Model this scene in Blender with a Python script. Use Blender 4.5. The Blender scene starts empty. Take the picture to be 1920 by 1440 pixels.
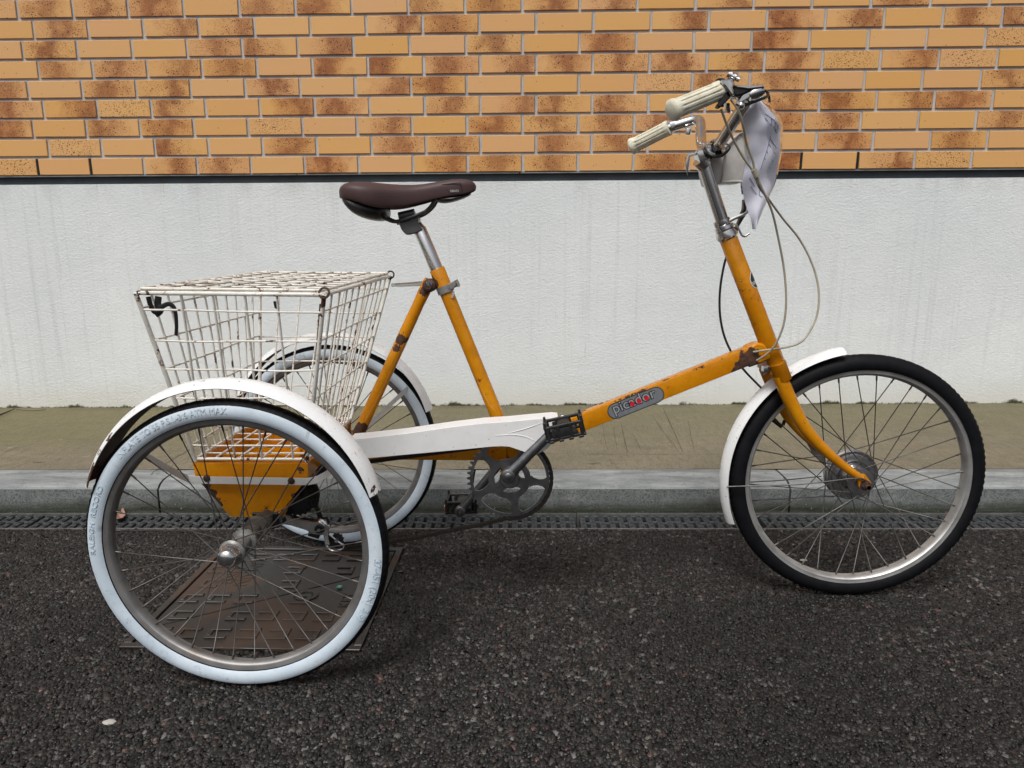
import bpy, bmesh, math, random
import numpy as np
from mathutils import Vector, Matrix
random.seed(7); rng = np.random.default_rng(11)
C = bpy.context.scene.collection
R_ = math.radians
PI = math.pi

# ------------------------------------------------------------------ camera
CAM = Vector((2.04917, -3.02957, 0.78291)); F = 1350.0
PITCH, YAW, ROLL = 0.20045, -0.032196, -0.0048612
_cy, _sy, _cp, _sp = math.cos(YAW), math.sin(YAW), math.cos(PITCH), math.sin(PITCH)
FWD = Vector((_sy*_cp, _cy*_cp, -_sp)); _rt = Vector((_cy, -_sy, 0)); _up = _rt.cross(FWD)
RGT = math.cos(ROLL)*_rt + math.sin(ROLL)*_up; UPV = -math.sin(ROLL)*_rt + math.cos(ROLL)*_up
cd = bpy.data.cameras.new("camera"); cam = bpy.data.objects.new("camera", cd); C.objects.link(cam)
cd.sensor_width = 36; cd.lens = F/1920*36; cd.clip_start = .02; cd.clip_end = 200
cam.matrix_world = Matrix(((RGT.x, UPV.x, -FWD.x, CAM.x), (RGT.y, UPV.y, -FWD.y, CAM.y), (RGT.z, UPV.z, -FWD.z, CAM.z), (0, 0, 0, 1)))
bpy.context.scene.camera = cam

# ------------------------------------------------------------------ light: bright overcast
SUN_EL, SUN_AZ = R_(58), R_(200)          # azimuth clockwise from +Y: behind the camera, a little to the left
w = bpy.data.worlds.new("World"); bpy.context.scene.world = w; w.use_nodes = True
wn = w.node_tree; wn.nodes.clear()
sky = wn.nodes.new("ShaderNodeTexSky"); sky.sky_type = 'NISHITA'; sky.sun_disc = False
sky.sun_elevation = SUN_EL; sky.sun_rotation = SUN_AZ; sky.dust_density = 6.0; sky.air_density = 1.0; sky.ozone_density = .6
hs = wn.nodes.new("ShaderNodeHueSaturation"); hs.inputs['Saturation'].default_value = .46
bg = wn.nodes.new("ShaderNodeBackground"); bg.inputs[1].default_value = .099
wo = wn.nodes.new("ShaderNodeOutputWorld")
wn.links.new(sky.outputs[0], hs.inputs['Color']); wn.links.new(hs.outputs[0], bg.inputs[0]); wn.links.new(bg.outputs[0], wo.inputs[0])
sl = bpy.data.lights.new("sun", 'SUN'); sl.energy = 1.85; sl.angle = R_(16); sl.color = (1, .985, .96)
so = bpy.data.objects.new("sun", sl); C.objects.link(so)
sd = Vector((math.sin(SUN_AZ)*math.cos(SUN_EL), math.cos(SUN_AZ)*math.cos(SUN_EL), math.sin(SUN_EL)))
so.rotation_euler = sd.to_track_quat('Z', 'Y').to_euler(); so.location = (2, -4, 6)
vs = bpy.context.scene.view_settings
vs.view_transform = 'Standard'; vs.look = 'None'; vs.exposure = 0.12; vs.gamma = 1; vs.use_curve_mapping = False

# measured point of the photograph on the real upright plane at depth y, or on the level plane at height z
def U(px, py, y):
    d = FWD + RGT*((px-960)/F) - UPV*((py-720)/F); return CAM + d*((y-CAM.y)/d.y)
def G(px, py, z=0.0):
    d = FWD + RGT*((px-960)/F) - UPV*((py-720)/F); return CAM + d*((z-CAM.z)/d.z)

# ------------------------------------------------------------------ mesh helpers
class MB:
    def __init__(s): s.v = []; s.f = []
    def add(s, vs_, fs):
        b = len(s.v); s.v += [Vector(x) for x in vs_]; s.f += [tuple(b+i for i in f) for f in fs]; return s
    def box(s, c, d, rot=None, bev=0):
        bm = bmesh.new(); bmesh.ops.create_cube(bm, size=1)
        for v in bm.verts: v.co = Vector((v.co.x*d[0], v.co.y*d[1], v.co.z*d[2]))
        if bev: bmesh.ops.bevel(bm, geom=bm.edges[:], offset=bev, segments=1 if bev < .0015 else 2, affect='EDGES', profile=.6)
        return s._bm(bm, c, rot)
    def _bm(s, bm, c=(0, 0, 0), rot=None):
        bm.verts.ensure_lookup_table(); bm.verts.index_update()
        m = rot if rot is not None else Matrix.Identity(3)
        s.add([m @ v.co + Vector(c) for v in bm.verts], [[v.index for v in f.verts] for f in bm.faces]); bm.free(); return s
    def tube(s, pts, r, n=8, caps=True, flat=1.0):
        pts = [Vector(p) for p in pts]; m = len(pts)
        rr = [r]*m if not hasattr(r, '__len__') else list(r)
        t0 = (pts[1]-pts[0]).normalized()
        nrm = t0.orthogonal().normalized() if abs(t0.y) > .9 else (Vector((0, 1, 0)) - t0*t0.y).normalized()
        V = []
        for i, p in enumerate(pts):
            t = (pts[min(i+1, m-1)]-pts[max(i-1, 0)]).normalized()
            nrm = (nrm - t*nrm.dot(t)).normalized(); b = t.cross(nrm)
            for k in range(n):
                a = 2*PI*k/n + PI/n; V.append(p + (nrm*math.cos(a)*flat + b*math.sin(a))*rr[i])
        Fc = [(i*n+k, i*n+(k+1) % n, (i+1)*n+(k+1) % n, (i+1)*n+k) for i in range(m-1) for k in range(n)]
        if caps: Fc += [tuple(range(n))[::-1], tuple((m-1)*n+k for k in range(n))]
        return s.add(V, Fc)
    def lathe(s, prof, c, axis=(0, 1, 0), n=32, closed=False, mod=None, a0=0, a1=2*PI):
        """prof: (along axis, radius)."""
        c = Vector(c); ax = Vector(axis).normalized()
        e1 = Vector((1, 0, 0)) if abs(ax.x) < .8 else Vector((0, 0, 1))
        e1 = (e1-ax*e1.dot(ax)).normalized(); e2 = ax.cross(e1) * -1
        if abs(ax.y) > .999: e2 = Vector((0, 0, 1))
        full = abs(a1-a0-2*PI) < 1e-6; m = len(prof); nn = n if full else n+1; V = []
        for k in range(nn):
            a = a0+(a1-a0)*k/n; d = e1*math.cos(a)+e2*math.sin(a)
            for j, (u, r) in enumerate(prof):
                if mod: u, r = mod(k, j, u, r)
                V.append(c+ax*u+d*r)
        Fc = []
        for k in range(n):
            k2 = (k+1) % nn
            for j in range(m if closed else m-1):
                j2 = (j+1) % m; Fc.append((k*m+j, k*m+j2, k2*m+j2, k2*m+j))
        if not full and closed: Fc += [tuple(range(m))[::-1], tuple((nn-1)*m+j for j in range(m))]
        return s.add(V, Fc)
    def prism(s, poly, y0, y1, bev=0):
        """poly: (x, z) outline, extruded along y."""
        bm = bmesh.new(); a = [bm.verts.new((x, y0, z)) for x, z in poly]; b = [bm.verts.new((x, y1, z)) for x, z in poly]; n = len(poly)
        bm.faces.new(a); bm.faces.new(b[::-1])
        for i in range(n): bm.faces.new((a[i], b[i], b[(i+1) % n], a[(i+1) % n]))
        bmesh.ops.recalc_face_normals(bm, faces=bm.faces[:])
        if bev: bmesh.ops.bevel(bm, geom=bm.edges[:], offset=bev, segments=1, affect='EDGES')
        return s._bm(bm)
    def loft(s, rings, closed=True):
        n = len(rings[0]); V = [v for r in rings for v in r]; Fc = []
        for i in range(len(rings)-1):
            for k in range(n if closed else n-1): Fc.append((i*n+k, i*n+(k+1) % n, (i+1)*n+(k+1) % n, (i+1)*n+k))
        if closed: Fc += [tuple(range(n))[::-1], tuple((len(rings)-1)*n+k for k in range(n))]
        return s.add(V, Fc)
    def mesh(s, name, origin=(0, 0, 0), ang=35, fix=True):
        o = Vector(origin); me = bpy.data.meshes.new(name)
        me.from_pydata([tuple(v-o) for v in s.v], [], s.f)
        if fix:
            bm = bmesh.new(); bm.from_mesh(me); bmesh.ops.recalc_face_normals(bm, faces=bm.faces[:]); bm.to_mesh(me); bm.free()
        me.shade_smooth(); me.set_sharp_from_angle(angle=R_(ang)); me.update(); return me

def link(name, me, mat, parent=None, loc=(0, 0, 0)):
    o = bpy.data.objects.new(name, me)
    if me is not None and mat is not None and not me.materials:
        for m in (mat if isinstance(mat, (list, tuple)) else [mat]): me.materials.append(m)
    o.location = loc; C.objects.link(o)
    if parent: o.parent = parent
    return o
def empty(name, loc, label=None, cat=None, group=None, parent=None):
    o = bpy.data.objects.new(name, None); o.empty_display_size = .05; o.location = loc; C.objects.link(o)
    if parent: o.parent = parent
    if label: o['label'] = label
    if cat: o['category'] = cat
    if group: o['group'] = group
    return o
def tag(o, label, cat, group=None):
    o['label'] = label; o['category'] = cat
    if group: o['group'] = group
    return o
def wpos(o):
    p = Vector((0, 0, 0))
    while o: p += o.location; o = o.parent
    return p
def put(name, mb, mat, parent=None, ang=35, label=None):
    """mesh in world coordinates -> object whose origin is its parent's origin"""
    o = link(name, mb.mesh(name, wpos(parent) if parent else (0, 0, 0), ang), mat, parent)
    if label: o['label'] = label
    return o
def curve(pts, n=6):
    P = [Vector(p) for p in pts]; P = [P[0]*2-P[1]]+P+[P[-1]*2-P[-2]]; out = []
    for i in range(1, len(P)-2):
        for k in range(n):
            t = k/n; a, b, c, d = P[i-1:i+3]
            out.append(.5*((2*b)+(c-a)*t+(2*a-5*b+4*c-d)*t*t+(3*b-a-3*c+d)*t**3))
    return out+[P[-2]]
def fillet(pts, r, n=5):
    """polyline with rounded bends"""
    P = [Vector(p) for p in pts]; out = [P[0]]
    for i in range(1, len(P)-1):
        a, b = (P[i-1]-P[i]), (P[i+1]-P[i]); q = min(r, a.length*.49, b.length*.49)
        A, B = P[i]+a.normalized()*q, P[i]+b.normalized()*q
        for k in range(n+1):
            t = k/n; out.append((1-t)**2*A+2*t*(1-t)*P[i]+t*t*B)
    return out+[P[-1]]
def text_mb(s, width, extrude=.0004, offset=0.0, M=None, bend=None):
    """string as mesh in the x-z plane facing -y, scaled to a width; bend(x,z)->(x,z)"""
    cu = bpy.data.curves.new("txt", 'FONT'); cu.body = s; cu.size = 1; cu.extrude = 0; cu.offset = offset; cu.resolution_u = 3
    o = bpy.data.objects.new("txt", cu); C.objects.link(o)
    me = bpy.data.meshes.new_from_object(o.evaluated_get(bpy.context.evaluated_depsgraph_get()))
    bpy.data.objects.remove(o); bpy.data.curves.remove(cu)
    bm = bmesh.new(); bm.from_mesh(me); bpy.data.meshes.remove(me)
    xs = [v.co.x for v in bm.verts]; x0, x1 = min(xs)+offset, max(xs)-offset; k = width/(x1-x0)
    r = bmesh.ops.extrude_face_region(bm, geom=bm.faces[:])
    for v in bm.verts: v.co = Vector(((v.co.x-x0)*k, 0, v.co.y*k))
    for g in r['geom']:
        if isinstance(g, bmesh.types.BMVert): g.co.y = -extrude
    mb = MB(); bm.verts.index_update()
    V = [v.co.copy() for v in bm.verts]
    if bend: V = [bend(v) for v in V]
    if M: V = [M @ v for v in V]
    mb.add(V, [[v.index for v in f.verts] for f in bm.faces]); bm.free(); return mb

# ------------------------------------------------------------------ materials
class N:
    def __init__(s, name):
        s.m = bpy.data.materials.new(name); s.m.use_nodes = True; s.t = s.m.node_tree; s.b = s.t.nodes['Principled BSDF']
        s.tc = s.t.nodes.new('ShaderNodeTexCoord')
    def n(s, typ, **k):
        x = s.t.nodes.new(typ)
        for a, b in k.items(): setattr(x, a, b)
        return x
    def l(s, a, b): s.t.links.new(a, b)
    def noise(s, scale, detail=4, rough=.55, vec=None, dist=0):
        x = s.n('ShaderNodeTexNoise'); x.inputs['Scale'].default_value = scale; x.inputs['Detail'].default_value = detail
        x.inputs['Roughness'].default_value = rough; x.inputs['Distortion'].default_value = dist
        s.l(vec if vec is not None else s.tc.outputs['Object'], x.inputs['Vector']); return x.outputs['Fac']
    def voro(s, scale, feat='F1', vec=None, out='Distance', rnd=1):
        x = s.n('ShaderNodeTexVoronoi'); x.feature = feat; x.inputs['Scale'].default_value = scale; x.inputs['Randomness'].default_value = rnd
        s.l(vec if vec is not None else s.tc.outputs['Object'], x.inputs['Vector']); return x.outputs[out]
    def ramp(s, fac, *stops):
        ps = [p for p, _ in stops]
        if min(ps) < 0 or max(ps) > 1:      # colour ramps only span 0..1
            lo_, hi_ = min(ps), max(ps); q = s.n('ShaderNodeMapRange'); q.inputs['From Min'].default_value = lo_; q.inputs['From Max'].default_value = hi_
            s.l(fac, q.inputs['Value']); fac = q.outputs[0]; stops = [((p-lo_)/(hi_-lo_), c) for p, c in stops]
        x = s.n('ShaderNodeValToRGB'); e = x.color_ramp.elements
        while len(e) < len(stops): e.new(.5)
        for i, (p, c) in enumerate(stops):
            e[i].position = p; e[i].color = (c, c, c, 1) if not hasattr(c, '__len__') else (*c, 1)
        s.l(fac, x.inputs[0]); return x.outputs[0]
    def mix(s, fac, a, b, mode='MIX'):
        x = s.n('ShaderNodeMix'); x.data_type = 'RGBA'; x.blend_type = mode
        for v, i in ((fac, 0), (a, 6), (b, 7)):
            if hasattr(v, 'is_output'): s.l(v, x.inputs[i])
            elif i == 0: x.inputs[0].default_value = v
            else: x.inputs[i].default_value = (*v, 1)
        return x.outputs[2]
    def math(s, op, a, b=0, c=None, clamp=False):
        x = s.n('ShaderNodeMath', operation=op); x.use_clamp = clamp
        for v, i in ((a, 0), (b, 1), (c, 2)):
            if v is None: continue
            if hasattr(v, 'is_output'): s.l(v, x.inputs[i])
            else: x.inputs[i].default_value = v
        return x.outputs[0]
    def mapv(s, scale=(1, 1, 1), loc=(0, 0, 0), rot=(0, 0, 0), vec=None):
        x = s.n('ShaderNodeMapping'); x.inputs['Scale'].default_value = scale; x.inputs['Location'].default_value = loc; x.inputs['Rotation'].default_value = rot
        s.l(vec if vec is not None else s.tc.outputs['Object'], x.inputs[0]); return x.outputs[0]
    def xyz(s, vec=None):
        x = s.n('ShaderNodeSeparateXYZ'); s.l(vec if vec is not None else s.tc.outputs['Object'], x.inputs[0]); return x.outputs
    def bump(s, h, strength, dist, prev=None):
        x = s.n('ShaderNodeBump'); x.inputs['Strength'].default_value = strength; x.inputs['Distance'].default_value = dist; s.l(h, x.inputs['Height'])
        if prev is not None: s.l(prev, x.inputs['Normal'])
        return x.outputs[0]
    def set(s, col=None, rough=None, metal=None, normal=None, spec=None, **k):
        for v, i in ((col, 'Base Color'), (rough, 'Roughness'), (metal, 'Metallic'), (normal, 'Normal'), (spec, 'Specular IOR Level')):
            if v is None: continue
            if hasattr(v, 'is_output'): s.l(v, s.b.inputs[i])
            elif i == 'Base Color': s.b.inputs[i].default_value = (*v, 1)
            else: s.b.inputs[i].default_value = v
        for a, b in k.items(): s.b.inputs[a.replace('_', ' ')].default_value = b
        return s.m

def simple(name, col, rough=.5, metal=0, vary=.12, scale=60, bump=.0, spec=.5):
    n = N(name); f = n.noise(scale, 3)
    c = n.mix(n.ramp(f, (.3, 0), (.7, 1)), tuple(x*(1-vary) for x in col), tuple(min(1, x*(1+vary)) for x in col))
    r = n.math('MULTIPLY_ADD', n.noise(scale*2.3, 3), .25, rough-.125)
    nm = n.bump(n.noise(scale*6, 3), bump, .001) if bump else None
    return n.set(c, r, metal, nm, spec)

def painted(name, col, col2, rough, rust_at=.68, scale=45, spots=(), base=(0, 0, 0), dirt=.35, spot_amp=.018, spec=.5):
    """old enamel: slight fading, pin-prick rust, rust patches at given places"""
    n = N(name)
    fade = n.ramp(n.noise(9, 4, .6), (.35, 0), (.7, 1)); c = n.mix(fade, col, col2)
    # scratches and grime
    g = n.ramp(n.noise(38, 6, .7), (.45, 0), (.75, dirt)); c = n.mix(g, c, tuple(x*.45 for x in col))
    chips = n.ramp(n.noise(scale, 5, .75), (rust_at, 0), (rust_at+.015, 1))
    fine = n.ramp(n.noise(scale*4.5, 3, .6), (.70, 0), (.73, 1))
    region = n.ramp(n.noise(7, 2), (.47, 0), (.56, 1))
    m = n.math('MAXIMUM', chips, n.math('MULTIPLY', fine, region))
    wob = n.noise(55, 4, .65); gpos = n.n('ShaderNodeNewGeometry')
    for (p, r) in spots:
        d = n.n('ShaderNodeVectorMath', operation='DISTANCE'); n.l(gpos.outputs['Position'], d.inputs[0]); d.inputs[1].default_value = tuple(Vector(p))
        q = n.math('ADD', d.outputs['Value'], n.math('MULTIPLY', n.math('SUBTRACT', wob, .5), spot_amp*2.2))
        m = n.math('MAXIMUM', m, n.math('LESS_THAN', q, r))
    rustc = n.mix(n.ramp(n.noise(130, 5, .7), (.35, 0), (.65, 1)), (.022, .012, .009), (.10, .038, .016))
    halo = n.ramp(n.noise(scale, 5, .75), (rust_at-.06, 0), (rust_at, .5)); c = n.mix(halo, c, tuple(a*b for a, b in zip(col, (.55, .33, .25))))
    c = n.mix(m, c, rustc); r = n.mix(m, (rough, rough, rough), (.8, .8, .8))
    r = n.math('ADD', r, n.math('MULTIPLY', n.math('SUBTRACT', n.noise(25, 3), .5), .2))
    nm = n.bump(n.math('SUBTRACT', n.math('MULTIPLY', n.noise(300, 2), .15), m), .5, .0006)
    return n.set(c, r, 0, nm, spec)

BASE = Vector((2.1, -1.55, 0))
M = {}
M['chrome'] = simple('chrome', (.62, .62, .62), .16, 1, .15, 90, .05)
M['dull_chrome'] = simple('dull_chrome', (.66, .66, .66), .18, 1, .08, 30, .0)
M['dark_chrome'] = simple('dark_chrome', (.50, .50, .51), .16, 1, .12, 20, .0)
M['alloy'] = simple('alloy', (.46, .46, .47), .36, 1, .15, 80, .1)
M['crank_alloy'] = simple('crank_alloy', (.23, .235, .245), .38, 1, .2, 50, .1)
M['spoke_steel'] = simple('spoke_steel', (.13, .125, .12), .5, .8, .25, 30)
M['tyre_black'] = simple('tyre_black', (.006, .0065, .008), .6, 0, .3, 50, .25, .14)
M['plastic_black'] = simple('plastic_black', (.011, .011, .0115), .5, 0, .35, 90, .3, .4)
M['steel_black'] = simple('steel_black', (.012, .012, .012), .35, 0, .3, 60, .1)
M['rust'] = simple('rusty_steel', (.06, .03, .02), .85, 0, .55, 90, .6)
M['dirty_steel'] = simple('dirty_steel', (.10, .088, .075), .6, .5, .3, 40, .3)
M['cable'] = simple('cable_beige', (.33, .30, .23), .5, 0, .15, 50)
M['red'] = simple('red_print', (.55, .008, .02), .45, 0, .05)
M['ink'] = simple('dark_print', (.02, .03, .03), .5, 0, .05)
M['ink_pale'] = simple('pencil_grey', (.22, .23, .36), .6, 0, .1)
M['badge_grey'] = simple('badge_grey', (.16, .17, .185), .38, 0, .12, 90)
M['badge_light'] = simple('badge_light', (.30, .31, .33), .4, 0, .05)
M['amber'] = simple('amber_reflector', (.45, .09, .01), .25, 0, .1)
M['zinc'] = simple('zinc_clamp', (.30, .30, .29), .5, .7, .25, 80, .2)

YFS = -1.5675
spots = [(U(1406, 674, -1.567), .022), (U(1387, 690, -1.567), .016), (U(808, 536, -1.565), .016), (U(797, 548, -1.565), .010), (U(752, 636, -1.562), .014), (U(745, 652, -1.562), .008),
         (U(676, 805, -1.56), .017), (U(1190, 735, YFS), .008), (U(1177, 740, YFS), .008), (U(1203, 730, YFS), .007), (U(1163, 745, YFS), .007), (U(1150, 750, YFS), .005), (U(1184, 737, YFS), .008), (U(1214, 726, YFS), .005), (U(1140, 750, -1.54), .005), (U(1125, 756, -1.54), .004), (U(1300, 690, YFS), .004), (U(1318, 684, YFS), .006), (U(1355, 668, YFS), .004), (U(1402, 520, -1.535), .004), (U(1389, 525, -1.57), .003), (U(870, 610, -1.566), .003), (U(880, 700, -1.566), .003), (U(1247, 713, -1.56), .005),
         (U(1465, 712, -1.56), .008), (U(560, 880, -1.745), .006), (U(385, 912, -1.745), .012), (U(395, 925, -1.745), .011), (U(410, 944, -1.745), .012), (U(556, 935, -1.745), .009), (U(543, 955, -1.745), .009)]
M['orange'] = painted('orange_enamel', (.54, .195, .0015), (.62, .255, .004), .18, .655, 30, spots, BASE, .4)
M['white_enamel'] = painted('white_enamel', (.76, .78, .79), (.82, .83, .83), .28, .68, 42,
    [(U(640, 790, -1.905), .0035), (U(652, 806, -1.905), .005), (U(663, 824, -1.905), .004), (U(672, 838, -1.905), .006), (U(684, 862, -1.908), .005), (U(690, 880, -1.908), .006), (U(708, 900, -1.9), .004), (U(615, 765, -1.905), .003), (U(695, 850, -1.9), .007), (U(705, 915, -1.9), .009), (U(690, 868, -1.9), .005), (U(712, 927, -1.9), .009), (U(190, 852, -1.905), .007), (U(180, 880, -1.905), .010), (U(172, 903, -1.905), .014), (U(207, 820, -1.905), .004), (U(1362, 925, -1.53), .004), (U(1378, 968, -1.53), .007)],
    BASE, .10)
M['guard_white'] = painted('guard_white', (.72, .73, .73), (.78, .78, .78), .38, .76, 30, (), BASE, .12)
M['basket_white'] = painted('basket_white', (.66, .64, .57), (.80, .785, .735), .42, .615, 34, [(U(603, 566, -1.83), .010), (U(731, 520, -1.31), .010), (U(262, 550, -1.83), .006), (U(545, 556, -1.83), .004), (U(560, 566, -1.83), .004), (U(720, 680, -1.34), .006), (U(640, 760, -1.7), .008), (U(330, 557, -1.83), .004), (U(283, 553, -1.83), .004), (U(300, 655, -1.8), .004), (U(480, 520, -1.5), .005), (U(360, 530, -1.5), .005), (U(640, 545, -1.6), .004), (U(685, 533, -1.45), .004), (U(598, 590, -1.83), .005), (U(575, 862, -1.74), .007)], BASE, .34)
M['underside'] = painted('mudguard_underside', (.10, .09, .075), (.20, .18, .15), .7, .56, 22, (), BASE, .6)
M['strip_white'] = painted('strip_white', (.60, .60, .58), (.68, .68, .66), .45, .74, 40, (), BASE, .25)

def m_whitewall():
    n = N('whitewall_rubber'); c = n.mix(n.ramp(n.noise(14, 5, .6), (.35, 0), (.7, 1)), (.47, .56, .64), (.62, .70, .77))
    c = n.mix(n.ramp(n.noise(70, 6, .75), (.58, 0), (.72, .55)), c, (.22, .25, .27))
    n2 = n.ramp(n.noise(13, 4, .6, dist=1.2), (.62, 0), (.72, .6)); c = n.mix(n2, c, (.18, .17, .15))
    return n.set(c, .55, 0, n.bump(n.noise(160, 3), .25, .0006), .35)
M['whitewall'] = m_whitewall()
M['whitewall_letters'] = simple('whitewall_letters', (.44, .53, .60), .6, 0, .2, 60)
def m_rim(name, col, tan):
    n = N(name); x = n.xyz(); r = n.math('POWER', n.math('ADD', n.math('MULTIPLY', x[0], x[0]), n.math('MULTIPLY', x[2], x[2])), .5)
    a = n.math('ARCTAN2', x[2], x[0]); ser = n.math('SINE', n.math('MULTIPLY', a, 700.0))
    c = n.mix(n.ramp(n.noise(30, 4), (.35, 0), (.7, 1)), col, tuple(v*.7 for v in col)); c = n.mix(n.ramp(n.noise(9, 4), (.52, 0), (.66, tan)), c, (.16, .11, .08))
    return n.set(c, .42, .75, n.bump(ser, .25, .0004))
M['rim_steel'] = m_rim('rim_steel', (.30, .295, .29), .6)
M['rim_front'] = m_rim('rim_front', (.50, .50, .49), .35)
def m_saddle():
    n = N('saddle_vinyl'); c = n.mix(n.noise(30, 3), (.052, .028, .028), (.072, .040, .040))
    return n.set(c, .55, 0, n.bump(n.voro(900), .12, .0003), .4)
M['saddle'] = m_saddle()
def m_grip():
    n = N('grip_rubber'); c = n.mix(n.ramp(n.noise(40, 5, .7), (.45, 0), (.7, 1)), (.70, .68, .55), (.52, .49, .37))
    c = n.mix(n.ramp(n.noise(120, 4, .7), (.62, 0), (.72, .6)), c, (.13, .11, .08)); return n.set(c, .6, 0, None, .35)
M['grip'] = m_grip()
def m_pouch():
    n = N('pouch_vinyl'); c = n.mix(n.ramp(n.noise(25, 4), (.3, 0), (.7, 1)), (.40, .39, .37), (.52, .51, .49))
    return n.set(c, .36, 0, n.bump(n.noise(28, 3), .6, .004), .5)
M['pouch'] = m_pouch()
def m_paper():
    n = N('notice_paper'); c = n.mix(n.noise(16, 3), (.80, .81, .96), (.88, .885, .975)); return n.set(c, .3, 0, n.bump(n.noise(40, 4), .5, .002), .5)
M['paper'] = m_paper()
n = N('clear_wallet'); M['wallet'] = n.set((.92, .93, .95), .08, 0, n.bump(n.noise(35, 3), .6, .003), .5, Transmission_Weight=1.0, IOR=1.06)

def m_brick(rnd=True):
    n = N('brick_clay' if rnd else 'brick_clay_far'); oi = n.n('ShaderNodeObjectInfo')
    if rnd: rv = oi.outputs['Random']
    else: rv = n.n('ShaderNodeNewGeometry').outputs['Random Per Island']
    def h(k): return n.math('FRACT', n.math('MULTIPLY', rv, k))
    off = n.n('ShaderNodeCombineXYZ'); n.l(n.math('MULTIPLY', rv, 71.3), off.inputs[0]); n.l(n.math('MULTIPLY', h(17.7), 9.1), off.inputs[2])
    vec = n.n('ShaderNodeVectorMath', operation='ADD'); n.l(n.tc.outputs['Object'], vec.inputs[0]); n.l(off.outputs[0], vec.inputs[1]); v = vec.outputs[0]
    base = n.mix(h(7.13), (.63, .335, .098), (.67, .385, .150)); base = n.mix(n.math('MULTIPLY', h(23.9), .65), base, (.64, .36, .19))
    base = n.mix(n.ramp(n.noise(5, 2, vec=v), (.35, 0), (.7, .35)), base, (.66, .36, .10))
    # burnt half of the brick, soft edged
    x = n.xyz()[0] if rnd else None
    oc = n.n('ShaderNodeSeparateColor'); n.l(oi.outputs['Color'], oc.inputs[0])
    cx = n.math('MULTIPLY_ADD', oc.outputs[1], .20, -.10)
    if rnd:
        dx = n.math('ABSOLUTE', n.math('SUBTRACT', n.math('ADD', x, n.math('MULTIPLY', n.math('SUBTRACT', n.noise(13, 3, vec=v), .5), .22)), cx))
        blot = n.ramp(dx, (.010, 1), (.060, 0)); wide = n.ramp(dx, (.055, 1), (.135, 0))
    else:
        blot = n.ramp(n.noise(7, 2, vec=v), (.45, 0), (.6, 1)); wide = n.ramp(n.noise(6, 2, vec=v), (.4, 0), (.55, 1))
    on = n.ramp(h(11.3), (.38, 0), (.44, 1)); st = n.math('MULTIPLY', on, n.math('MULTIPLY_ADD', h(5.9), .5, .5))
    if rnd: on = n.math('GREATER_THAN', oc.outputs[0], .25); st = n.math('MULTIPLY', n.math('GREATER_THAN', oc.outputs[0], .75), n.math('MULTIPLY_ADD', h(5.9), .35, .65))
    base = n.mix(n.math('MULTIPLY', st, n.math('MULTIPLY', wide, n.math('MULTIPLY_ADD', h(31.7), .65, .2))), base, (.47, .185, .050))
    gr = n.ramp(n.noise(420, 2, vec=v), (.35, .55), (.6, 1))
    c = n.mix(n.math('MULTIPLY', n.math('MULTIPLY', blot, st), gr), base, (.245, .070, .020))
    sp1 = n.ramp(n.noise(190, 2, .6, vec=v), (.57, 0), (.61, 1)); sp2 = n.ramp(n.voro(105, vec=v), (.20, 1), (.30, 0)); sel = n.ramp(n.noise(60, 2, vec=v), (.50, 0), (.54, 1))
    c = n.mix(n.math('MULTIPLY', n.math('MULTIPLY', wide, on), n.math('MULTIPLY', sp1, .75)), c, (.16, .065, .028))
    c = n.mix(n.math('MULTIPLY', n.math('MULTIPLY', wide, on), n.math('MULTIPLY', sp2, sel)), c, (.022, .010, .014))
    few = n.ramp(n.voro(40, vec=v), (.07, 1), (.09, 0)); c = n.mix(n.math('MULTIPLY', few, n.ramp(n.noise(20, 1, vec=v), (.5, 0), (.55, 1))), c, (.10, .05, .03))
    nm = n.bump(n.noise(300, 3, vec=v), .35, .0008)
    return n.set(c, .62, 0, nm, .35)
M['brick'] = m_brick(); M['brick_far'] = m_brick(False)
def m_mortar():
    n = N('mortar'); c = n.mix(n.ramp(n.noise(12, 4), (.3, 0), (.7, 1)), (.36, .375, .39), (.50, .515, .53)); return n.set(c, .9, 0, n.bump(n.noise(220, 4), .6, .002), .2)
M['mortar'] = m_mortar()
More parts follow.
